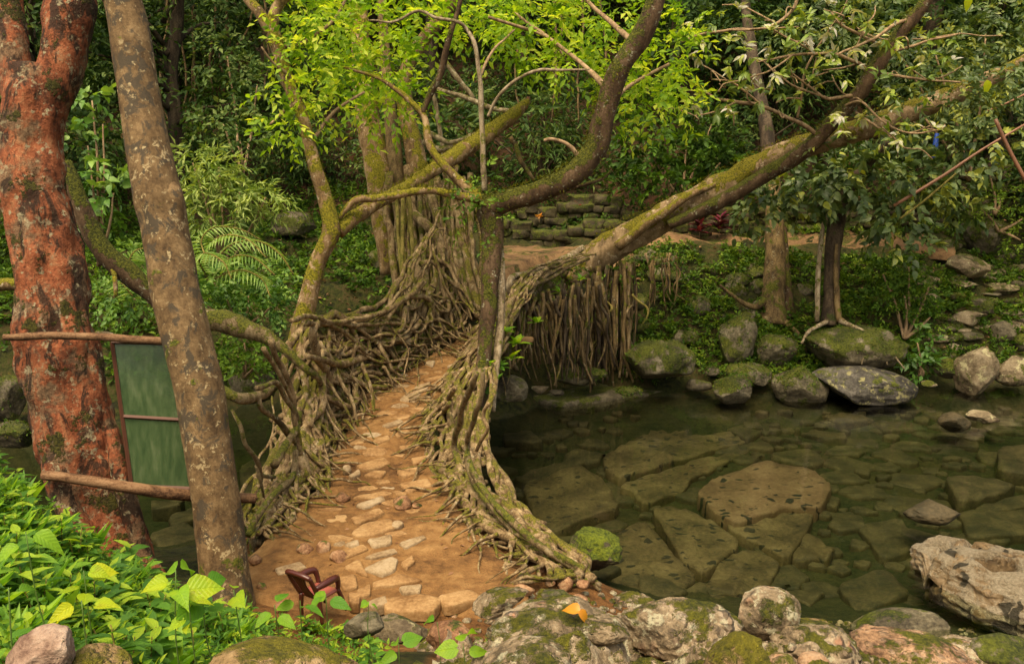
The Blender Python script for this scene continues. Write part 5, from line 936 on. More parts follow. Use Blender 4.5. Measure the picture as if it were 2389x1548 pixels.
STEPS = [
 ([(845, 1335), (915, 1300), (930, 1310), (922, 1335), (890, 1345)], 'stepgrey', 'pale kite shaped paving stone right of the chair back'),
 ([(818, 1212), (885, 1188), (900, 1200), (830, 1226)], 'step', 'long narrow step stone, third of the close set steps'),
 ([(820, 1247), (850, 1222), (910, 1212), (927, 1232), (870, 1254), (830, 1258)], 'step', 'broad flat step stone, fourth of the close set steps'),
 ([(857, 1264), (915, 1250), (913, 1272), (870, 1284)], 'stepgrey', 'pale square step stone below the broad flat one'),
 ([(930, 1270), (990, 1252), (997, 1260), (945, 1284)], 'stepgrey', 'pale wedge stone lying right of the steps'),
 ([(772, 1302), (850, 1275), (862, 1286), (795, 1312)], 'step', 'flat slab beside the pitted dark stone'),
 ([(850, 1307), (920, 1282), (930, 1290), (872, 1310)], 'stepgrey', 'thin pale strip of stone above the kite shaped paver'),
 ([(935, 1318), (962, 1300), (968, 1315), (948, 1332)], 'step', 'small pale chip right of the kite shaped paver'),
 ([(868, 1362), (938, 1342), (992, 1358), (870, 1374)], 'step', 'wide low paver below the kite shaped paver'),
 ([(930, 1374), (985, 1366), (980, 1388), (940, 1388)], 'stepgrey', 'pale worn paver near the path foot'),
 ([(845, 1412), (900, 1395), (906, 1412), (872, 1420)], 'stepgrey', 'pale pointed paver right of the chair legs'),
 ([(895, 1402), (980, 1388), (1032, 1402), (1010, 1434), (900, 1428)], 'step', 'largest brown paver at the path foot'),
 ([(812, 1385), (842, 1385), (838, 1412), (815, 1410)], 'step', 'brown rounded paver touching the chair front leg'),
 ([(832, 1380), (865, 1365), (864, 1392), (838, 1397)], 'step', 'brown paver above the rounded one'),
 ([(790, 1352), (830, 1345), (836, 1372), (800, 1380)], 'step', 'brown paver behind the chair'),
 ([(860, 1350), (800, 1330), (838, 1308), (852, 1338)], 'step', 'smooth brown paver left of the kite shaped paver'),
 ([(1020, 1395), (1100, 1380), (1130, 1400), (1040, 1420)], 'step', 'brown sloping paver at the right of the path foot'),
 ([(640, 1330), (700, 1315), (720, 1330), (650, 1345)], 'stepgrey', 'grey flat stone set in dirt behind the chair'),
 ([(828, 1090), (895, 1068), (915, 1084), (850, 1100)], 'step', 'bright flat step in the middle of the near bridge end'),
 ([(812, 1114), (838, 1098), (842, 1108), (820, 1118)], 'stepgrey', 'small step stone left of the bright flat step'),
 ([(847, 1112), (872, 1099), (902, 1102), (890, 1116)], 'step', 'brown stone just below the bright flat step'),
 ([(818, 1164), (895, 1150), (918, 1156), (880, 1168)], 'step', 'thin long step, first of the close set steps'),
 ([(830, 1182), (893, 1162), (900, 1172), (850, 1190)], 'stepgrey', 'rounded grey step, second of the close set steps'),
 ([(1062, 834), (1075, 820), (1106, 818), (1088, 838)], 'stepgrey', 'grey square slab farthest along the bridge'),
 ([(1040, 858), (1075, 844), (1100, 846), (1070, 862)], 'stepgrey', 'pale slab next to the farthest grey slab'),
 ([(988, 850), (1000, 844), (1016, 845), (1010, 855)], 'stepgrey', 'little pale slab left on the bridge'),
 ([(962, 917), (970, 901), (1006, 893), (998, 911), (985, 920)], 'stepgrey', 'pale rectangular slab mid bridge'),
 ([(930, 938), (950, 921), (986, 916), (970, 942)], 'stepgrey', 'grey rectangular slab touching the pale one mid bridge'),
 ([(985, 888), (1038, 878), (1042, 884), (1000, 894)], 'step', 'thin pale slab above the rectangular pair'),
 ([(890, 997), (935, 981), (942, 988), (905, 1003)], 'stepgrey', 'pale worn slab below the cross root'),
 ([(870, 1032), (905, 1019), (912, 1030), (880, 1040)], 'step', 'brown step on the near half of the bridge'),
 ([(920, 1018), (950, 1006), (958, 1014), (928, 1026)], 'step', 'brown stone right of the brown step'),
 ([(930, 1046), (975, 1038), (982, 1048), (940, 1056)], 'step', 'sunken stone near the right railing foot'),
 ([(958, 1072), (1000, 1066), (1005, 1078), (965, 1086)], 'step', 'flat brown stone by the right railing foot'),
 ([(925, 1098), (980, 1092), (990, 1106), (935, 1114)], 'step', 'wide sunken stone right of the bright flat step'),
 ([(930, 1132), (1000, 1122), (1010, 1138), (950, 1150)], 'step', 'sunken brown slab above the first close set step')]
for i, (poly, mt, lab) in enumerate(STEPS):
    xy = np.array([on_deck(*p)[:2] for p in poly]); mb = MB()
    slab(mb, xy, 0, .12, .022, 400 + i, .012, zfun=lambda q: deck_surf(q) * .35 + deckz(q[:, 1]) * .65 + .04)
    tag(mb.build('stepping_stone', M[mt]), lab, 'stepping stone', 'flat stones set along the dirt path')
MIDC = catmull([LW[i] * .52 + RW[i] * .48 for i in range(1, 13)], 14); rp = np.random.default_rng(12); placed = [np.mean([on_deck(*p)[:2] for p in q[0]], 0) for q in STEPS]
kk = 0
for _ in range(700):
    c = MIDC[rp.integers(0, len(MIDC))][:2] + rp.normal(0, 1, 2) * np.array([.22 if rp.random() < .8 else .5, .1]); r0 = rp.uniform(.07, .2)
    if any(np.hypot(*(c - q)) < .17 + r0 * .75 for q in placed): continue
    placed.append(c); n_ = rp.integers(5, 8); a_ = np.linspace(0, 6.28, n_, endpoint=False) + rp.normal(0, .15, n_); rr = r0 * rp.uniform(.75, 1.2, n_); mb = MB()
    slab(mb, np.c_[c[0] + 1.3 * rr * np.cos(a_), c[1] + .75 * rr * np.sin(a_)], 0, .08, .015, 900 + kk, .02, zfun=lambda q: deck_surf(q) * .6 + deckz(q[:, 1]) * .4 + .010)
    tag(mb.build('paving_stone', M['step' if rp.random() < .85 else 'stepgrey']), 'small worn flat stone sunk in the dirt of the path', 'paving stone', 'small worn stones sunk in the path'); kk += 1
    if kk >= 52: break
# ------------------------------------------------------------------ drowned slabs on the pool bed
SL = [([(1400, 1062), (1480, 1020), (1560, 985), (1690, 957), (1790, 1000), (1730, 1030), (1560, 1078), (1450, 1112), (1410, 1090)], -.42, 'bedrock', 'long pitted slab under water in the middle of the pool'),
 ([(1622, 1145), (1668, 1112), (1800, 1072), (1900, 1092), (1945, 1130), (1912, 1185), (1830, 1180), (1720, 1218), (1660, 1190)], -.22, 'bedred', 'reddish pitted slab, the shallowest drowned slab'),
 ([(1690, 1225), (1750, 1205), (1830, 1190), (1900, 1192), (1890, 1230), (1835, 1300), (1760, 1262)], -.4, 'bedrock', 'pitted slab just below the reddish slab'),
 ([(1222, 1130), (1350, 1082), (1400, 1112), (1455, 1182), (1280, 1240), (1240, 1190)], -.62, 'bedrock', 'square drowned slab nearest the bridge railing'),
 ([(1518, 1182), (1560, 1175), (1650, 1205), (1735, 1262), (1642, 1342), (1600, 1312)], -.42, 'bedrock', 'four sided drowned slab left below the reddish slab'),
 ([(1400, 1262), (1500, 1212), (1560, 1270), (1625, 1345), (1560, 1390), (1500, 1400), (1390, 1335)], -.32, 'bedrock', 'brown drowned slab beside the green capped boulder'),
 ([(1690, 1295), (1752, 1272), (1822, 1312), (1795, 1362), (1720, 1385), (1640, 1372)], -.48, 'bedrock', 'drowned slab close to the knobbly rim rock'),
 ([(1842, 1262), (1890, 1242), (1950, 1278), (1930, 1300), (1850, 1306)], -.5, 'bedrock', 'small pointed drowned slab with two pits'),
 ([(2202, 1110), (2270, 1106), (2372, 1128), (2330, 1152), (2240, 1168)], -.18, 'bedplain', 'pale diamond shaped slab under shallow water at the right'),
 ([(2330, 1042), (2420, 1035), (2440, 1110), (2325, 1092)], -.15, 'bedplain', 'tan drowned slab at the right picture edge'),
 ([(1130, 1000), (1300, 962), (1345, 1002), (1250, 1052), (1150, 1062)], -.6, 'bedplain', 'broad dim slab by the bridge foot'),
 ([(1500, 985), (1640, 932), (1685, 946), (1560, 990)], -.5, 'bedrock', 'narrow slanting slab near the far waterline'),
 ([(1440, 1132), (1600, 1078), (1760, 1042), (1650, 1100), (1500, 1155)], -.55, 'bedrock', 'long thin slab between the pitted and the reddish slab'),
 ([(1480, 1150), (1620, 1100), (1600, 1140), (1500, 1178)], -.6, 'bedrock', 'small slab left of the reddish slab'),
 ([(1200, 1110), (1360, 1058), (1390, 1070), (1230, 1130)], -.68, 'bedplain', 'narrow slab above the square drowned slab'),
 ([(2230, 1190), (2389, 1180), (2420, 1240), (2260, 1250)], -.45, 'bedplain', 'wide slab behind the big pale sculpted rock'),
 ([(2270, 1180), (2389, 1152), (2400, 1178), (2300, 1195)], -.4, 'bedplain', 'thin slab under the diamond shaped one'),
 ([(1330, 955), (1480, 925), (1520, 940), (1360, 985)], -.5, 'bedplain', 'dim slab below the pale ledge rock'),
 ([(1660, 925), (1790, 915), (1800, 945), (1700, 955)], -.35, 'bedplain', 'slab in the shallows in front of the grey waterline rock'),
 ([(1820, 935), (1950, 930), (2010, 960), (1880, 985), (1800, 965)], -.4, 'bedplain', 'brown slab in the shallows under the tilted green slab'),
 ([(1560, 1395), (1640, 1350), (1720, 1400), (1600, 1440)], -.5, 'bedplain', 'slab right behind the rough lichened rim rock'),
 ([(1950, 1360), (2060, 1320), (2130, 1380), (2000, 1430)], -.75, 'bedplain', 'deep green slab behind the long grey rock'),
 ([(2000, 1225), (2100, 1205), (2150, 1270), (2060, 1300)], -.75, 'bedplain', 'deep slab left of the big pale rock'),
 ([(390, 1205), (480, 1165), (500, 1190), (400, 1235)], -.3, 'bedplain', 'tan drowned slab between the red and the grey trunk'),
 ([(345, 1245), (440, 1215), (470, 1245), (380, 1290)], -.25, 'bedplain', 'yellowish drowned slab lowest between the two near trunks'),
 ([(350, 1165), (430, 1160), (420, 1180), (355, 1185)], -.3, 'bedplain', 'small drowned slab just under the lower rail'),
 ([(555, 1085), (640, 1050), (650, 1110), (570, 1160)], -.55, 'bedplain', 'drowned slab between the grey trunk and the left railing')]
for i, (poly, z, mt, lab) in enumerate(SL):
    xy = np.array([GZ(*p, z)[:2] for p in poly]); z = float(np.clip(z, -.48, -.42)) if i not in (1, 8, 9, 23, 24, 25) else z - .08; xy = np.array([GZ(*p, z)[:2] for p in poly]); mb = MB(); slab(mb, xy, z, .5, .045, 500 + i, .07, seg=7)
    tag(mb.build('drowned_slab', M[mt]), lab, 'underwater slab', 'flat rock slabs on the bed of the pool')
# cobbles of the bed
rb = np.random.default_rng(19); cents = []; n = 0; PL = [[np.array(p) for p in s[0]] for s in SL]
def inside(x, y, poly):
    c = False; j = len(poly) - 1
    for i in range(len(poly)):
        if ((poly[i][1] > y) != (poly[j][1] > y)) and x < (poly[j][0] - poly[i][0]) * (y - poly[i][1]) / (poly[j][1] - poly[i][1]) + poly[i][0]: c = not c
        j = i
    return c
for _ in range(6000):
    px, py = rb.uniform(1130, 2420), rb.uniform(915, 1420)
    big = rb.random() < .55
    rpx = (rb.uniform(34, 82) if big else rb.uniform(14, 30)) * (.55 + (py - 900) / 700)
    if any(inside(px, py, q) for q in PL): continue
    q = GZ(px, py, -.7); r_ = rpx * q[1] / FPX
    if ground_z(q[0], q[1])[0] > -.25: continue
    if any(math.hypot(q[0] - a, q[1] - b) < (r_ + c) * .80 for a, b, c in cents): continue
    cents.append((q[0], q[1], r_)); n += 1
    if n >= 230: break
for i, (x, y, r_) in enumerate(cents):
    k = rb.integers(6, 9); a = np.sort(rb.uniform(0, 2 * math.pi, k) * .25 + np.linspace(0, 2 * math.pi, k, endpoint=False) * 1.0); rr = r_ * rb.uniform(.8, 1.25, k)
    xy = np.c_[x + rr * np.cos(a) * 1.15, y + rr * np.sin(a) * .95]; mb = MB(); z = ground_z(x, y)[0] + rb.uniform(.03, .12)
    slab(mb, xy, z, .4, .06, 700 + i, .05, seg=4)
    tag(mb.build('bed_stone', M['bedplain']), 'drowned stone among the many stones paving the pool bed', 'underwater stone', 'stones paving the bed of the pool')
# gravel on the near ledge and bank
mb = MB(); V0, T0 = ICO3; r2 = np.random.default_rng(23)
for i in range(900):
    px, py = r2.uniform(1090, 2300), r2.uniform(1385, 1560)
    q = on_ground(px, py, 3, 12)
    if q is None: continue
    s = r2.uniform(.012, .05) * (1 if r2.random() < .85 else 1.8); v = V0 * (1 + .25 * vn(V0 * 1.5 + i)[:, None]) * np.array([s, s * r2.uniform(.7, 1.1), s * r2.uniform(.5, .8)])
    mb.add(v + q + np.array([0, 0, s * .2]), T=T0)
tag(mb.build('gravel', M['fgrock']), kind='stuff')
# ------------------------------------------------------------------ dry stone walls above the far path
def wall(label, p0, p1, h, depth, seed, sw=.52, sh=.24, group='low dry stone walls above the far path'):
    r = np.random.default_rng(seed); a, b = np.array(p0, float), np.array(p1, float); L = np.linalg.norm(b - a); d = (b - a) / L; nrm_ = np.array([-d[1], d[0]])
    V, T = ICO3; mb = MB(); z = 0.; row = 0
    while z < h:
        hh = sh * r.uniform(.65, 1.3); x = -.2 * r.random()
        while x < L:
            ww = sw * r.uniform(.55, 1.5); p = np.sign(V) * np.abs(V) ** .42; p = p / np.abs(p).max(0)
            p = p * (1 + .3 * fbm(V * 1.4 + r.uniform(0, 50, 3), 2, seed)[:, None]) * np.array([ww * .54, depth * .5, hh * .56])
            xy = a + d * (x + ww / 2); g = ground_z(xy[0], xy[1])[0] - .1
            q = p[:, :1] * d[None] + p[:, 1:2] * nrm_[None] + xy + nrm_ * r.uniform(-.06, .06)
            mb.add(np.c_[q, p[:, 2] + g + z + hh / 2 + r.uniform(-.02, .02)], T=T); x += ww
        z += hh * .95; row += 1
    n_ = 24; sC = np.linspace(0, 1, n_); cx_ = a[None] + (b - a)[None] * sC[:, None]; gz_ = ground_z(cx_[:, 0], cx_[:, 1]); lo = np.c_[cx_ - nrm_ * depth * .30, gz_ - .3]; hi = np.c_[cx_ - nrm_ * depth * .30, gz_ + h - .08]; bk = np.c_[cx_ + nrm_ * depth * .4, gz_ + h - .06]; k_ = np.arange(n_ - 1)
    mb.add(np.vstack([lo, hi, bk]), np.vstack([np.stack([k_, k_ + 1, k_ + 1 + n_, k_ + n_], -1), np.stack([k_ + n_, k_ + 1 + n_, k_ + 1 + 2 * n_, k_ + 2 * n_], -1)]))
    tag(mb.build('stone_wall', M['wall']), label, 'stone wall', group)
wall('lower mossy dry stone wall beside the dirt patch at the bridge end', (-.2, 26.9), (5.4, 26.7), .45, .6, 1)
wall('upper mossy dry stone wall below the red soil bank', (.2, 28.0), (5.8, 27.8), .62, .6, 2)
wall('long mossy dry stone wall behind the purple leaved plants', (5.9, 27.2), (13.0, 27.5), .85, .6, 3)
wall('dry stone wall behind the large square boulder at the right', (13.2, 28.4), (19, 28.2), 1.3, .7, 4)
wall('stepped stone terrace high on the right bank', (12.5, 31), (20, 30.4), 1.4, .8, 5, .6, .25)
# ------------------------------------------------------------------ rails, pane
def log(label, pts, seed):
    mb = MB(); pt(mb, pts, 14, 8, .02, .12, 5, None, seed); return tag(mb.build('wooden_rail', M['log']), label, 'rail')
log('upper rough log rail tied across the red trunk to the grey trunk', [(8, 786, 9.3, 16), (60, 784, 9.3, 20), (200, 788, 9.35, 20), (300, 791, 9.4, 21), (390, 798, 9.5, 23), (470, 806, 9.7, 22)], 1)
log('lower rough log rail ending right of the grey trunk', [(100, 1108, 9.3, 24), (180, 1118, 9.3, 27), (300, 1136, 9.35, 29), (390, 1148, 9.45, 31), (500, 1157, 9.7, 28), (596, 1162, 9.75, 25)], 2)
pn = thing('window_panel', 'old green glazed panel in a rusty frame standing between the two log rails', 'panel', tuple(P(360, 1130, 9.55)))
def plate(corners, thick, mat, name, parent):
    c = np.array(corners); n = nrm(np.cross(c[1] - c[0], c[3] - c[0])); V = np.vstack([c - n * thick / 2, c + n * thick / 2])
    mb = MB(); mb.add(V, [(0, 1, 2, 3), (7, 6, 5, 4), (0, 4, 5, 1), (1, 5, 6, 2), (2, 6, 7, 3), (3, 7, 4, 0)]); return mb.build(name, M[mat], parent, smooth=False)
a, b, c_, d_ = P(262, 797, 9.52), P(480, 800, 9.66), P(505, 1140, 9.66), P(308, 1132, 9.52)
m1, m2 = P(290, 970, 9.52), P(492, 982, 9.66)
plate([a, b, m2, m1], .008, 'pane', 'pane', pn); plate([m1, m2, c_, d_], .008, 'pane', 'pane', pn)
for q in ((a, d_), (b, c_), (m1, m2), (a, b), (d_, c_)):
    mb = MB(); tube(mb, [q[0] + np.array([0, -.012, 0]), q[1] + np.array([0, -.012, 0])], .022, 4, 2, 0, 3., 0.05); mb.build('frame', M['frame'], pn, smooth=False)
# bamboo poles at the right edge
for lab, q in (('reddish pole sloping steeply at the right picture edge', [(2322, 278, 20.5, 9), (2352, 345, 20.5, 10), (2395, 425, 20.5, 10)]), ('long reddish bamboo pole slanting up through the glossy leaves', [(2085, 480, 21.2, 9), (2200, 410, 21.1, 8), (2290, 350, 21, 7), (2400, 285, 20.9, 6)]),
               ('thin pale green cane below the bamboo pole', [(2100, 510, 21, 6), (2160, 465, 21, 6), (2230, 405, 21, 5)]), ('upper thin pole crossing behind the yellow leaf', [(2300, 260, 21, 5), (2350, 240, 21, 5), (2420, 205, 21, 5)])):
    mb = MB(); pt(mb, q, 8, 4, .0, .05); tag(mb.build('bamboo_pole', M['bamboo'] if 'green' not in lab else M['greenroot']), lab, 'pole')
mb = MB(); tube(mb, [P(2186, 312, 23), P(2182, 340, 23), P(2180, 368, 23), P(2188, 372, 23)], [.05, .075, .08, .03], 10, 5, .02); tag(mb.build('blue_cloth', M['blue']), 'narrow strip of blue cloth half hidden by glossy leaves', 'cloth')
# ------------------------------------------------------------------ chair
def chair():
    base = on_deck(758, 1432); K = .62; ch = thing('plastic_chair', 'brown and red plastic armchair standing askew by the path behind the leaves', 'chair', tuple(base))
    th = math.radians(58); f = np.array([math.cos(th), math.sin(th), 0]); l = np.array([-f[1], f[0], 0]); up = nrm(np.array([-.16, -.02, 1.]))
    o = base + np.array([0.0, 0, .02])
    def W(x, y, z): return o + (f * x + l * y + up * z) * K       # x forward, y left, z up
    def bar(pts, r, mat, name, k=6): mb = MB(); tube(mb, [W(*p) for p in pts], r, k, 5, 0, 3, .03); return mb.build(name, M[mat], ch)
    # seat: thick curved pan
    mb = MB(); us = np.linspace(-.22, .24, 9); vs = np.linspace(-.23, .23, 9); top = np.array([[W(u, v, .43 - .03 * (1 - (v / .23) ** 2) * (1 - ((u - .0) / .24) ** 2) - (.05 * max(0, (u - .17) / .07) ** 2)) for v in vs] for u in us])
    bot = top - up * .03; ii = np.arange(81).reshape(9, 9); Q = np.stack([ii[:-1, :-1], ii[1:, :-1], ii[1:, 1:], ii[:-1, 1:]], -1).reshape(-1, 4)
    rim = np.concatenate([ii[0, :-1], ii[:-1, -1], ii[-1, :0:-1], ii[:0:-1, 0]]); R2 = np.roll(rim, -1); mb.add(np.vstack([top.reshape(-1, 3), bot.reshape(-1, 3)]), np.vstack([Q, Q[:, ::-1] + 81, np.stack([rim, R2, R2 + 81, rim + 81], -1)])); mb.build('seat', M['plasticred'], ch)
    for x, y in ((.2, .21), (.2, -.21), (-.22, .2), (-.22, -.2)): bar([(x, y, .42), (x + (.04 if x > 0 else -.05), y * 1.1, .2), (x + (.06 if x > 0 else -.08), y * 1.15, 0)], [.028, .024, .02], 'plastic', 'leg')
    bk = thing('backrest', None, None, tuple(W(-.22, 0, .44))); bk.parent = ch; bk.location = Vector(W(-.22, 0, .44)) - Vector(o) + Vector((0, 0, .02))
    WORG[bk.name] = tuple(W(-.22, 0, .44))
    def bbar(pts, r, name): mb = MB(); tube(mb, [W(*p) for p in pts], r, 6, 6, 0, 3, .03); return mb.build(name, M['plastic'], bk)
    bbar([(-.22, .21, .43), (-.30, .24, .66), (-.36, .245, .86)], [.03, .026, .024], 'post'); bbar([(-.22, -.21, .43), (-.30, -.24, .66), (-.36, -.245, .86)], [.03, .026, .024], 'post')
    bbar([(-.36, .25, .85), (-.385, .15, .885), (-.39, 0, .895), (-.385, -.15, .885), (-.36, -.25, .85)], .03, 'top_bar')
    for y in np.linspace(-.085, .085, 6): bbar([(-.39, y * 1.5, .88), (-.34, y, .70), (-.29, y * .95, .56), (-.22, y * 1.1, .42)], [.016, .013, .013, .016], 'slat')
    for s in (1, -1):
        mb = MB(); tube(mb, [W(-.28, .25 * s, .64), W(-.1, .275 * s, .66), W(.1, .27 * s, .655), W(.2, .25 * s, .62), W(.215, .235 * s, .5), W(.2, .22 * s, .42)], [.025, .036, .038, .034, .026, .026], 8, 6, 0, 3, .03); mb.build('armrest', M['plastic'], ch)
chair()
# ------------------------------------------------------------------ small coloured plants, fallen leaf
def rosette(name, label, cat, px, py, t, mat, n, leaf, tpl, seed, group=None, tint=(0, 1), up=.9, L=.05, stem=0):
    r = np.random.default_rng(seed); c = P(px, py, t); o = thing(name, label, cat, tuple(c), group); mb = MB()
    a = r.uniform(0, 2 * math.pi, n); e = r.uniform(.1, 1.2, n) * up; d = np.c_[np.cos(a) * np.cos(e), np.sin(a) * np.cos(e), np.sin(e)]
    leaves(mb, c + d * L + np.c_[np.zeros((n, 2)), r.uniform(0, stem, n)], d, np.c_[-d[:, 0] * .7, -d[:, 1] * .7, np.ones(n)], leaf * r.uniform(.6, 1.15, n), r.uniform(tint[0], tint[1], n), tpl); mb.build('leaf_rosette', M[mat], o)
    mb = MB(); tube(mb, [c - np.array([0, 0, .15]), c + np.array([0, 0, stem + .03])], .012, 5, 3); mb.build('stem', M['twig'], o); return o
rosette('flowering_plant', 'pink flowering plant on the upper stone wall', 'plant', 1352, 490, 27.6, 'pink', 16, .22, OVATE, 1, stem=.12)
rosette('flowering_plant', 'small pink bloom above the lower stone wall', 'plant', 1452, 535, 26.6, 'pink', 12, .12, OVATE, 2)
rosette('flowering_plant', 'orange bloom left of the pink flowering plant', 'plant', 1258, 508, 27.4, 'orange', 12, .14, OVATE, 3)
rosette('cordyline_plant', 'purple leaved plant left of the pair before the wall', 'plant', 1632, 545, 26.0, 'crim', 34, .34, LANCE, 4, 'purple leaved plants', stem=.35)
rosette('cordyline_plant', 'purple red leaved plant right of the pair before the wall', 'plant', 1678, 542, 26.0, 'crim', 36, .34, LANCE, 5, 'purple leaved plants', stem=.4)
rosette('flowering_plant', 'reddish flower by the left end of the long wall', 'plant', 1512, 515, 26.6, 'orange', 10, .14, OVATE, 6)
for i, (px, py, t, n, lf, lab) in enumerate(((1175, 775, 15.9, 12, .24, 'lime green rosette beside the dark trunk on the right railing'), (1205, 805, 16.1, 11, .26, 'lime green rosette below the first on the right railing'), (1160, 860, 15.2, 14, .2, 'green epiphyte on the right railing under the lime rosettes'), (1150, 895, 15.0, 14, .2, 'drooping green epiphyte at the dark trunk foot'), (1308, 685, 20.0, 10, .22, 'yellow green star shaped rosette on the far right railing'), (1300, 712, 20.0, 10, .2, 'yellow star shaped rosette just below the other star'), (1250, 755, 18.2, 9, .22, 'green rosette over the dark hollow of the right railing'), (1355, 655, 21, 8, .2, 'pale green tuft under the leaning trunk foot'), (1190, 840, 15.8, 8, .2, 'lime leaf tuft right of the epiphytes'), (1140, 925, 14.8, 7, .16, 'lowest green tuft hanging beside the water'), (1140, 850, 15, 6, .15, 'yellowish leaf tuft on the dark trunk'))):
    rosette('epiphyte', lab, 'plant', px, py, t, 'lime' if i not in (2, 3, 9) else 'fgleaf', n, lf, LANCE if i in (4, 5) else OVATE, 20 + i, tint=(.1, .8))
mb = MB(); c = P(1350, 1425, 5.35); V, Q, _ = HEART
for dvec, sz, tp in (((-.8, .3, .15), .105, 1), ((.75, -.2, -.55), .10, 3)): leaves(mb, [c], np.array([dvec]), np.array([[.1, -.5, .8]]), sz, .6, HEARTS[tp])
tag(mb.build('fallen_leaf', M['orange']), 'curled bright orange dead leaf lying on the ledge rocks', 'leaf')
for lab, px, py, t, s in (('yellow leaf hanging at the right above the leaning trunk', 2303, 212, 18.4, .3), ('yellow leaf at the top edge right', 2258, 18, 18.4, .3)):
    mb = MB(); leaves(mb, [P(px, py - 25, t)], np.array([[.1, 0, -1.]]), np.array([[0, -1., .1]]), s, .9, OVATE); tag(mb.build('yellow_leaf', M['lime']), lab, 'leaf')

# ------------------------------------------------------------------ forest and undergrowth on the far side
ru = np.random.default_rng(41)
mb = MB(); mb2 = MB()
for v, c, hx_ in MOSSPTS:
    sel = v[(v[:, 2] > c[2] - .02)]; n_ = int(min(len(sel), 170 * hx_ + 12)); pp = sel[ru.integers(0, len(sel), n_)]
    o_ = nrm(pp - c) + np.array([0, 0, .3])
    if c[1] > 14: sprays(mb, ru, pp - o_ * .01, o_, 3, .06, .05, LEAF2, .6, .3, (0, .9))
    pp = sel[ru.integers(0, len(sel), n_ * 3)]; o_ = nrm(pp - c)
    leaves(mb2, pp - o_ * .012, o_ + .7 * ru.normal(size=pp.shape), ru.normal(size=pp.shape), ru.uniform(.03, .07, len(pp)) * (.45 if c[1] < 14 else 1), ru.uniform(0, .75, len(pp)), LEAFN)
tag(mb.build('boulder_herbs', M['bankleaf']), kind='stuff'); tag(mb2.build('boulder_moss', M['moss']), kind='stuff')
def scatter(n, x0, x1, y0, y1, keep=None):
    x = ru.uniform(x0, x1, n); y = ru.uniform(y0, y1, n); z = ground_z(x, y); p = np.c_[x, y, z]
    return p if keep is None else p[keep(x, y, z)]
def cover(name, p, mat, n, L, leaf, tint, tpl=LEAF2, up=.9, h=.1):
    mb = MB(); k = len(p); o = np.c_[ru.normal(size=(k, 2)) * .7, np.full(k, up)]
    sprays(mb, ru, p + np.c_[np.zeros((k, 2)), ru.uniform(0, h, k)], o, n, L, leaf, tpl, .3, .4, tint)
    return tag(mb.build(name, M[mat]), kind='stuff')
hx = lambda y: 4 + y * .66
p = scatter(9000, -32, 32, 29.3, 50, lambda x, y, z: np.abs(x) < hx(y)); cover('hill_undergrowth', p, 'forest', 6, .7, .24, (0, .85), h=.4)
msk = lambda x, y, z: (z > .25) & ~((np.abs(x - .4) < 2.0) & (y > 20.0) & (y < 27.0)) & ~((z > 2.75) & (y > 24.9) & (y < 26.8) & (x > 0))
p = scatter(11000, 1.5, 15, 20.8, 27, msk); nn = fbm(p * .9, 3, 3); cover('bank_herbs', p[nn > -.1], 'bankleaf', 6, .24, .125, (0, 1), h=.18)
p = scatter(6500, -16, -1.2, 19.5, 30, msk); nn = fbm(p * .7, 3, 4); cover('slope_herbs', p[nn > -.2], 'under', 6, .34, .17, (0, 1), h=.15)
p = scatter(2500, -3.5, 17, 27.2, 30.5, None); cover('terrace_herbs', p, 'under', 5, .3, .13, (0, .6), h=.1)
mb = MB(); pl_ = LW[rc.integers(1, 12, 160)] ; q_ = []
for i in range(150):
    j = rc.integers(1, 12); f = rc.random(); a_ = rc.uniform(.05, .95); c = (LW[j] * (1 - f) + LW[j + 1] * f) * a_ + (RW[j] * (1 - f) + RW[j + 1] * f) * (1 - a_); q_.append((c[0], c[1], float(deck_surf(c[None, :2])[0]) + .015))
q_ = np.array(q_); k = len(q_); leaves(mb, q_, np.c_[rc.normal(size=(k, 2)), np.zeros(k)], np.c_[rc.normal(size=(k, 2)) * .4, np.ones(k)], rc.uniform(.03, .08, k), rc.uniform(0, 1, k), LEAF2)
p = scatter(2600, -8, 17, 20.6, 32, msk); k = len(p); leaves(mb, p + np.array([0, 0, .03]), np.c_[ru.normal(size=(k, 2)), np.zeros(k)], np.c_[ru.normal(size=(k, 2)) * .4, np.ones(k)], ru.uniform(.08, .2, k), ru.uniform(0, 1, k), LEAF2); tag(mb.build('leaf_litter', M['litter']), kind='stuff')

def shrub_proto(seed, mat, n, R, leaf, nl=7, tpl=LEAF2, tint=(0, 1), L=.6, droop=.5):
    r = np.random.default_rng(seed); o = thing('forest_shrub', 'dark leafy shrub among others on the forest slope', 'shrub', (0, 0, 0), 'shrubs of the dark forest slope'); mb = MB()
    for j in range(7):
        c = r.normal(size=3) * np.array([.55, .55, .35]) * R + np.array([0, 0, R * .7]); p, d = blob(r, c, np.array([.5, .5, .4]) * R, n // 7, 2.5); sprays(mb, r, p, d, nl, L, leaf, tpl, .45, droop, tint)
    mb.build('foliage', M[mat], o); mb = MB()
    for j in range(4): e = r.normal(size=3) * np.array([.6, .6, .2]) * R; tube(mb, [(0, 0, -.2), tuple(e * .4 + np.array([0, 0, R * .4])), tuple(e + np.array([0, 0, R * .9]))], [.05, .035, .015], 5, 4, .05)
    mb.build('stem', M['darkbark'], o); return o
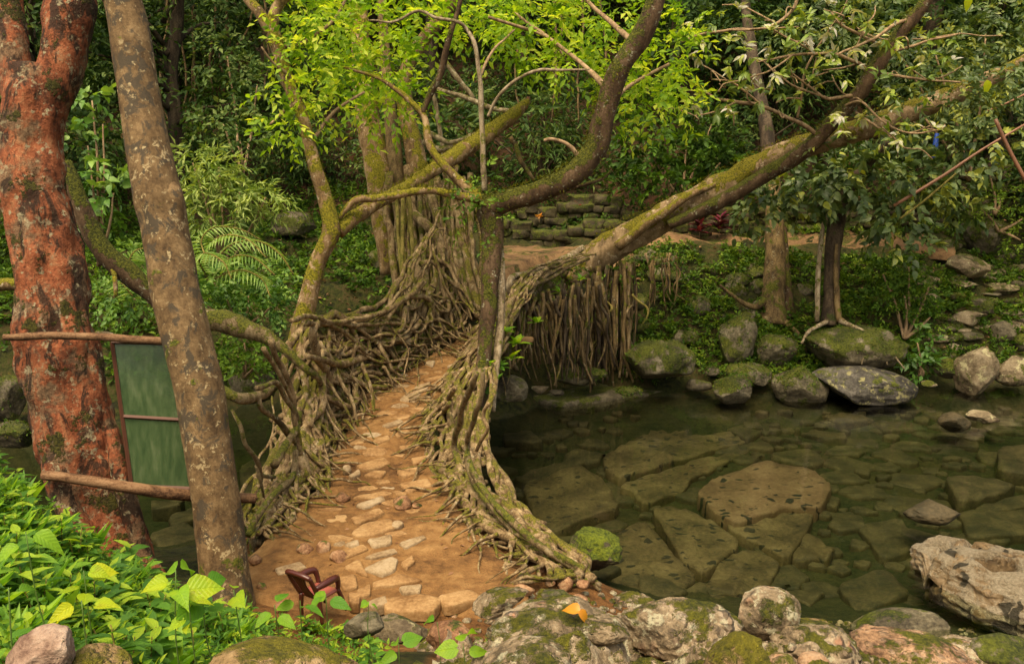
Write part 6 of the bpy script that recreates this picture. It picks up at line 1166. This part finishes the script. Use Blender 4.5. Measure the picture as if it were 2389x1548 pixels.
def tree_proto(seed, n, H, R, leaf):
    r = np.random.default_rng(seed); o = thing('forest_tree', 'dark broadleaf tree in the dense forest behind the bridge', 'tree', (0, 0, 0), 'trees of the dark forest behind the bridge'); mb = MB()
    tube(mb, [(0, 0, -.5), (r.normal() * .3, r.normal() * .3, H * .35), (r.normal() * .5, r.normal() * .5, H * .7), (0, 0, H)], [.28, .22, .16, .06], 10, 8, .15, .7, .15, 2.); lb = mb; mb = MB()
    for j in range(13):
        z = r.uniform(.28, 1.0); a = r.uniform(0, 6.28); rad = R * (1 - .6 * abs(z - .6)) * r.uniform(.5, 1.); c = np.array([math.cos(a) * rad, math.sin(a) * rad, z * H]); tube(lb, [(0, 0, z * H * .8), tuple(c * np.array([.5, .5, .95])), tuple(c)], [.09, .06, .02], 5, 4, .1)
        p, d = blob(r, c, np.array([.42, .42, .26]) * R, n // 13, 2.6); sprays(mb, r, p, d, 7, .75, leaf, LEAF2, .45, .5, (0, .9))
    lb.build('trunk', M['darkbark'], o); mb.build('crown', M['forest'], o); return o
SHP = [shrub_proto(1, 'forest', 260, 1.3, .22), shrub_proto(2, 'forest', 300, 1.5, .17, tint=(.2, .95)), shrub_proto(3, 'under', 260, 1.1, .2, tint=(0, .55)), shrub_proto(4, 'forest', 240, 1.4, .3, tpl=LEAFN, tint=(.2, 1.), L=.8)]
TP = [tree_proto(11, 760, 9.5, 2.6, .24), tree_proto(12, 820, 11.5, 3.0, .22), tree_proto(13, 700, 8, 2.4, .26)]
used = set()
def place(protos, i, x, y, rz, s, dz=-.1):
    o = protos[i]
    if o.name in used: o = dup(o, (0, 0, 0))
    else: used.add(o.name)
    o.location = (x, y, float(ground_z(x, y)[0]) + dz); o.rotation_euler = (0, 0, rz); o.scale = (s,) * 3
y = 29.9; row = 0
while y < 46:
    x = -hx(y) - 1 + (row % 2) * .9
    while x < hx(y) + 1:
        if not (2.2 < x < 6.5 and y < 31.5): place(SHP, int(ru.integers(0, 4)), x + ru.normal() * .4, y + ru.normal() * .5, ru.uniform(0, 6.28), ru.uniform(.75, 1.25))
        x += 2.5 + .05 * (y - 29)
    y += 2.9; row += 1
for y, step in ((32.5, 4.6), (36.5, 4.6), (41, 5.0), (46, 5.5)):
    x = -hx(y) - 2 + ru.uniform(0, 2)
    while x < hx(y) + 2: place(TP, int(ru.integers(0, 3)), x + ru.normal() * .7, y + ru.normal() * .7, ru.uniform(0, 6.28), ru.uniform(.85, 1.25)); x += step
for x, y in ((-13, 25), (-17, 22), (-10.5, 28), (17.5, 26), (19, 23), (15.5, 30)): place(TP, int(ru.integers(0, 3)), x, y, ru.uniform(0, 6.28), 1.0)
# vines hanging in the forest at the upper left
for i in range(16):
    x = ru.uniform(360, 640) if i < 11 else ru.uniform(1170, 1560); t = ru.uniform(28.5, 30); y1 = ru.uniform(180, 330); dx = ru.normal(0, 20); mb = MB()
    pt(mb, [(x, -60, t, 7), (x + dx * .3 + 8, 60, t, 6), (x + dx, 60 * .4 + y1 * .6, t, 6), (x + dx + ru.normal(0, 25), y1, t, 4)], 6, 6, .08, .15, seed=i); tag(mb.build('liana', M['bankbark']), 'thin liana hanging in the dark forest shade', 'liana', 'lianas hanging in the dark forest')
# lighter plants left: creeper, bamboo, fern, bushes
def plant(name, label, cat, blobs, mat, seed, base, **kw):
    o = thing(name, label, cat, tuple(P(*base))); r = np.random.default_rng(seed); crown(o, blobs, mat, r, name='foliage', **kw)
    for j, b in enumerate(blobs[:5]): branch(o, [(base[0], base[1], base[2], 10), (base[0] * .5 + b[0] * .5 + 6, base[1] * .5 + b[1] * .5, b[4], 7), (b[0], b[1], b[4], 4)], 'twig', 'stem', k=6, seed=j)
    return o
plant('leafy_creeper', 'round leaved creeper hanging between the red and the grey trunk', 'creeper', [(215, 235, 45, 35, 15, .5), (240, 290, 45, 40, 15, .5, .8), (205, 340, 45, 45, 15, .4, .9), (235, 400, 55, 40, 15, .5, .9), (265, 450, 35, 35, 15, .4, .9), (200, 450, 30, 50, 15, .4, .8), (230, 500, 40, 30, 15, .4, .7)], 'creeper', 1, (230, 620, 15.4), n=6, leaf=.19, tpl=OVATE, dens=1.4, L=.4, droop=.6)
plant('bamboo_clump', 'pale green bamboo with fine leaves right of the grey trunk', 'bamboo', [(450, 380, 45, 35, 19, .6), (510, 390, 55, 30, 19, .6), (480, 440, 60, 40, 19, .7), (560, 440, 60, 35, 19, .7), (620, 460, 50, 22, 19, .5), (530, 490, 80, 40, 19.2, .8), (455, 500, 40, 50, 19.2, .6)], 'bamleaf', 2, (520, 640, 19.6), n=7, leaf=.22, tpl=LEAFN, dens=4.0, L=.4, droop=.5)
plant('bush', 'bright green bush behind the fern fronds', 'bush', [(500, 660, 60, 40, 18.4, .6), (580, 690, 70, 40, 18.2, .7), (640, 710, 45, 40, 18, .5), (290, 690, 60, 45, 17, .6), (330, 620, 40, 30, 17.2, .5), (620, 650, 50, 40, 18.4, .5), (480, 700, 40, 30, 17.6, .4)], 'creeper', 3, (560, 770, 18.2), n=7, leaf=.14, dens=6., L=.4, tint=(.1, .9))
plant('bush', 'small leaved bush under the mossy root arm', 'bush', [(545, 820, 40, 22, 17.2, .4), (595, 845, 35, 22, 17.2, .4), (570, 800, 40, 20, 17.4, .4)], 'under', 5, (570, 880, 17.4), n=7, leaf=.13, dens=5.0, L=.35, tint=(.4, 1))
plant('bush', 'dark green bush left of the bamboo high on the slope', 'bush', [(520, 290, 60, 40, 24, .8), (560, 330, 70, 30, 24, .8), (600, 200, 60, 70, 26, 1.), (530, 130, 60, 60, 26, 1.)], 'forest', 6, (560, 430, 25), n=7, leaf=.2, dens=2.2, L=.5, tint=(.5, 1))
plant('bush', 'broad leaved bush right of the forest gap behind the leaning trunk', 'bush', [(1500, 330, 70, 60, 27, 1.), (1600, 350, 80, 70, 27, 1.), (1560, 420, 70, 40, 26.6, .8), (1680, 380, 70, 60, 27, 1.), (1660, 290, 60, 60, 27.5, 1.), (1460, 420, 40, 30, 26.6, .6)], 'under', 7, (1580, 480, 27), n=7, leaf=.26, dens=1.8, L=.5, tint=(0, .75))
plant('bush', 'tall grey green bush filling the upper right corner', 'bush', [(2060, 60, 90, 70, 24, 1.2), (2180, 120, 110, 90, 24, 1.3), (2300, 80, 110, 90, 24, 1.3), (2250, 200, 110, 70, 23.6, 1.2), (2120, 230, 80, 60, 23.6, 1.), (2350, 180, 80, 90, 23.8, 1.2), (1960, 40, 80, 60, 25, 1.2), (2380, 30, 80, 80, 24, 1.2), (1850, 60, 80, 70, 26, 1.2), (2200, 300, 90, 50, 23.4, .9)], 'glossy', 8, (2260, 420, 24.5), n=8, leaf=.2, dens=1.7, L=.5)
plant('bush', 'yellow green mossy bush at the right edge above the square boulder', 'bush', [(2310, 410, 45, 40, 25, .6), (2330, 460, 50, 40, 25, .6)], 'bankleaf', 9, (2320, 500, 25), n=7, leaf=.12, dens=3., L=.3, tint=(.5, 1))
plant('bush', 'dark shiny leaved bush by the waterline right of the big mossy boulder', 'bush', [(2140, 800, 28, 40, 22.2, .4), (2150, 850, 30, 30, 22, .4)], 'creeper', 10, (2145, 885, 22.2), n=6, leaf=.2, dens=2.2, L=.3, tint=(0, .35))
plant('bush', 'shaggy green bush covering the bank right of the boulder tree', 'bush', [(2060, 640, 50, 40, 23.4, .5), (2120, 620, 50, 30, 23.8, .5), (2110, 690, 60, 45, 23, .5), (2170, 660, 40, 45, 23.4, .5), (2170, 740, 35, 40, 22.8, .4), (2050, 700, 35, 30, 22.9, .4)], 'bankleaf', 13, (2110, 790, 23), n=7, leaf=.12, dens=4., L=.3, tint=(0, .9))
plant('bush', 'bright ground bush at the far right edge of the path', 'bush', [(2290, 490, 40, 15, 25.5, .4), (2380, 560, 30, 25, 25, .4), (2385, 510, 25, 25, 25.5, .4)], 'bankleaf', 12, (2330, 540, 25.6), n=7, leaf=.13, dens=3., L=.3, tint=(.6, 1))
def frond(mb, pts, n, Lf, r):
    C = catmull([P(*p) for p in pts], 12); T = nrm(np.gradient(C, axis=0)); m = len(C)
    for i in range(2, m, 2):
        s = i / m; ln = Lf * math.sin(math.pi * min(1, .25 + s * .78)) ; side = nrm(np.cross(T[i], np.array([0, -.3, 1])))
        for sg in (1, -1): leaves(mb, C[i][None], (side * sg + T[i] * .7 + np.array([0, 0, -.25]))[None], np.array([[0, -.4, 1.]]), ln * r.uniform(.85, 1.1), r.uniform(.2, 1), LEAFX)
def fern(label, fronds, seed, Lf):
    o = thing('fern', label, 'fern', tuple(P(*fronds[0][0]))); r = np.random.default_rng(seed)
    for q in fronds:
        mb = MB(); frond(mb, q, 30, Lf, r); f = mb.build('frond', M['fern'], o)
        mb = MB(); pt(mb, [(a, b, t, 4) for a, b, t in q], 5, 6, 0); mb.build('midrib', M['greenroot'], f)
fern('large palm like fern with drooping fronds right of the grey trunk', [[(480, 620, 17), (490, 570, 16.8), (530, 548, 16.5), (580, 560, 16.2), (620, 600, 16)], [(500, 610, 17), (540, 570, 17), (600, 562, 17), (650, 590, 17), (685, 640, 17)], [(480, 600, 17), (470, 560, 17.2), (500, 530, 17.2), (560, 535, 17.4), (610, 560, 17.6)], [(500, 640, 17), (540, 600, 16.6), (590, 600, 16.4), (640, 640, 16.2)], [(480, 640, 17), (465, 610, 16.6), (480, 590, 16.2), (520, 610, 16), (540, 650, 15.8)], [(500, 650, 17), (560, 630, 16.6), (610, 650, 16.4), (630, 690, 16.2)]], 1, .36)
fern('small fern between the red and the grey trunk over the mossy log', [[(320, 680, 15), (300, 630, 15), (310, 590, 15), (345, 575, 15)], [(330, 680, 15), (345, 640, 15), (350, 610, 15), (340, 580, 15)], [(310, 690, 15), (280, 660, 15), (270, 690, 15)]], 2, .3)
lg = thing('mossy_log', 'thick green mossy log slanting behind the red tree down to the grey trunk', 'log', tuple(P(370, 730, 13.4)))
branch(lg, [(150, 380, 13.2, 40), (185, 470, 13.2, 46), (225, 560, 13.3, 52), (285, 625, 13.4, 56), (350, 680, 13.5, 54), (400, 725, 13.6, 52), (450, 745, 13.8, 50)], 'darkmoss', 'trunk', k=18, sub=9, knot=.25, seed=3)
branch(lg, [(262, 625, 13.3, 12), (266, 655, 13.2, 12), (270, 690, 13.2, 10)], 'mossbark', 'stub', k=8)
mb = MB(); pt(mb, [(-80, 668, 13, 30), (-20, 664, 13, 34), (22, 662, 13, 34), (60, 664, 13, 30)], 12, 6, .02, .2); tag(mb.build('mossy_branch', M['mossbark']), 'yellow moss covered branch at the left edge behind the red tree', 'branch')
mb = MB(); pt(mb, [(180, 800, 11.5, 14), (230, 782, 11.8, 18), (290, 790, 12, 16), (340, 800, 12.2, 10)], 10, 6, .03, .2); tag(mb.build('pale_branch', M['palebark']), 'pale dead branch lying behind the upper rail', 'branch')

# ------------------------------------------------------------------ near plants at the lower left
rn = np.random.default_rng(91)
def herb_proto(name, label, cat, group, seed, kind):
    r = np.random.default_rng(seed); o = thing(name, label, cat, (0, 0, 0), group); mb = MB()
    if kind == 'lance':
        h = .17; n = 12
        for i in range(n):
            z = h * (.15 + .85 * i / n); a = i * 2.4; d = np.array([[math.cos(a), math.sin(a), .35]]); leaves(mb, [[0, 0, z]], d, np.array([[-d[0, 0] * .4, -d[0, 1] * .4, 1.]]), r.uniform(.075, .11), r.uniform(0, 1) ** 1.3, LANCE)
    elif kind == 'ovate':
        h = .16; n = 9
        for i in range(n):
            z = h * (.3 + .7 * i / n); a = i * 2.2 + r.normal() * .2; d = np.array([[math.cos(a), math.sin(a), .15]]); leaves(mb, [np.array([0, 0, z]) + d[0] * .03], d, np.array([[-d[0, 0] * .2, -d[0, 1] * .2, 1.]]), r.uniform(.06, .1), r.uniform(0, .8), OVATE)
    elif kind == 'grass':
        h = .05
        for i in range(16):
            a = r.uniform(0, 6.28); d = np.array([[math.cos(a) * .6, math.sin(a) * .6, 1.]]); leaves(mb, [r.normal(size=3) * np.array([.02, .02, 0])], d, np.array([[-math.cos(a), -math.sin(a), .4]]), r.uniform(.12, .22), r.uniform(.3, 1), LEAFN)
    elif kind == 'heart':
        h = .2; n = 5
        for i in range(n):
            z = h * (.55 + .45 * i / n); a = i * 2.1 + r.normal() * .3; d = np.array([[math.cos(a), math.sin(a), .1]]); leaves(mb, [np.array([0, 0, z]) + d[0] * .05], d, np.array([[-d[0, 0] * .1 + .1, -d[0, 1] * .1 - .5, 1.]]), r.uniform(.075, .115), r.uniform(.1, 1), HEARTS[i % 4])
    mb.build('foliage', M['lime' if kind == 'heart' else 'fgleaf'], o); mb = MB(); tube(mb, [(0, 0, -.05), (.004, 0, h * .5), (0, .004, h)], [.004, .003, .002], 5, 3); mb.build('stem', M['greenroot'], o); return o
HP = [herb_proto('herb', 'green narrow leaved herb in the near thicket', 'herb', 'herbs of the near thicket', 1, 'lance'), herb_proto('herb', 'green oval leaved herb in the near thicket', 'herb', 'oval leaved herbs of the near thicket', 2, 'ovate'), herb_proto('grass_tuft', 'tuft of narrow grass blades in the near thicket', 'grass tuft', 'grass tufts of the near thicket', 3, 'grass'), herb_proto('herb', 'narrow leaved herb of the near thicket', 'herb', 'herbs of the near thicket', 4, 'lance')]
HP[3]['label'] = HP[0]['label']
def near_ok(px, py):
    top = np.interp(px, [0, 100, 200, 300, 400, 500, 600, 700, 800, 870], [1060, 1150, 1230, 1310, 1370, 1405, 1410, 1425, 1445, 1470]); return py > top
cnt = 0; tries = 0
while cnt < 250 and tries < 3000:
    tries += 1; px, py = rn.uniform(-60, 880), rn.uniform(1050, 1600)
    if not near_ok(px, py) or (px < 260 and py > 1470 and rn.random() < .8) or (450 < px < 830 and py > 1500): continue
    q = on_ground(px, py, 1.5, 9)
    if q is None: continue
    t = np.linalg.norm(q - CAM); s = rn.uniform(.6, 1.15) * (1.1 if t > 3.4 else .85)
    if px < 330 and py < 1290: i = int(rn.choice([0, 2, 3])); s *= .9
    else: i = int(rn.choice([0, 0, 1, 3, 2]))
    o = HP[i]
    if o.name in used: o = dup(o, (0, 0, 0))
    else: used.add(o.name)
    o.location = q; o.rotation_euler = (rn.normal() * .15, rn.normal() * .15, rn.uniform(0, 6.28)); o.scale = (s,) * 3; cnt += 1
# low ground cover between them
pts = []
for _ in range(4200):
    px, py = rn.uniform(-80, 880), rn.uniform(1050, 1620)
    if near_ok(px, py):
        q = on_ground(px, py, 1.4, 9)
        if q is not None: pts.append(q)
pts = np.array(pts); far = np.linalg.norm(pts - CAM, axis=1)
mb = MB(); k = len(pts); sprays(mb, rn, pts, np.c_[rn.normal(size=(k, 2)) * .6, np.full(k, 1.)], 6, .15, .044, LANCE, .3, .3, (.1, 1.)); tag(mb.build('ground_cover', M['fgleaf']), kind='stuff')
# individual broad leaved seedlings
SEED = [(60, 1240, 3.1, 1.25, 'large smooth leaves at the left edge above the slope', (.2, .5)), (190, 1400, 2.5, 1.25, 'yellow green three leaved seedling, brightest of the thicket', (.7, 1)), (410, 1330, 3.0, 1.15, 'lime heart leaved seedling before the foot of the grey trunk', (.3, .9)), (470, 1360, 3.1, 1.1, 'deep green heart leaved seedling at the grey trunk foot', (.0, .3)), (545, 1375, 3.2, .75, 'small two leaved seedling right of the grey trunk foot', (.5, .9)), (440, 1400, 3.0, .8, 'lime seedling below the heart leaved pair', (.5, 1)), (195, 1330, 3.2, .9, 'yellowish seedling left of the lime heart leaves', (.6, 1)), (20, 1370, 2.4, 1.0, 'pale green leaf pair at the left edge', (.1, .4)), (700, 1400, 3.6, .85, 'arrow leaved seedling in front of the chair', (.0, .4)), (760, 1385, 3.7, .8, 'green seedling crossing the chair legs', (.0, .4)), (640, 1410, 3.5, .85, 'green seedling left of the chair', (0, .5)), (1020, 1450, 4.9, 1.0, 'single round leaved seedling among the ledge stones', (.1, .4)), (930, 1500, 4.2, .9, 'green seedling by the blocky stone', (0, .4)), (1080, 1500, 4.4, 1.1, 'leaning lime seedling right of the round leaved one', (.2, .6)), (860, 1400, 4.6, .5, 'tiny seedling at the path edge', (.3, .8))]
for i, (px, py, t, s, lab, tint) in enumerate(SEED):
    r = np.random.default_rng(900 + i); top = P(px, py, t); g = float(ground_z(top[0], top[1])[0]); g = min(g, top[2] - .08)
    o = thing('seedling', lab, 'seedling', (top[0], top[1], g)); mb = MB(); n = 3 if 'two' not in lab and 'pair' not in lab else 2; n = 5 if 'heart' in lab else n; n = 1 if 'single' in lab else n
    a0 = r.uniform(0, 6.28); arrow = 'arrow' in lab or 'chair' in lab
    for j in range(n):
        a = a0 + j * 2 * math.pi / max(n, 2) + r.normal() * .25; d = np.array([math.cos(a), math.sin(a) * .8, .12 - .35 * r.random()]); z = top + d * .03 * s - np.array([0, 0, .02 * j])
        leaves(mb, [z], d[None], np.array([[r.normal() * .5, -.45 + r.normal() * .35, .9]]), .082 * s * r.uniform(.65, 1.25) * t / 3.0 * (1 if t < 4 else .8), r.uniform(*tint), OVATE if arrow else HEARTS[int(r.integers(0, 4))])
    mb.build('leaf', M['lime'], o); mb = MB(); tube(mb, [(top[0] + r.normal() * .03, top[1] + .03, g - .03), tuple(top * .5 + np.array([top[0], top[1], g]) * .5 + r.normal(size=3) * .01), tuple(top)], [.003, .0025, .002], 5, 4); mb.build('stem', M['stem'], o)
# moss and grass on the near rocks
mb = MB(); mpts = []
for _ in range(900):
    px, py = rn.uniform(1080, 2100), rn.uniform(1400, 1560); q = on_ground(px, py, 3, 9)
    if q is not None and fbm(q[None] * 1.6, 3, 8)[0] > .05: mpts.append(q)
mpts = np.array(mpts); k = len(mpts); sprays(mb, rn, mpts + np.array([0, 0, .06]), np.c_[rn.normal(size=(k, 2)) * .5, np.ones(k)], 5, .07, .04, LEAFN, .3, .2, (0, 1)); tag(mb.build('ledge_grass', M['fgleaf']), kind='stuff')
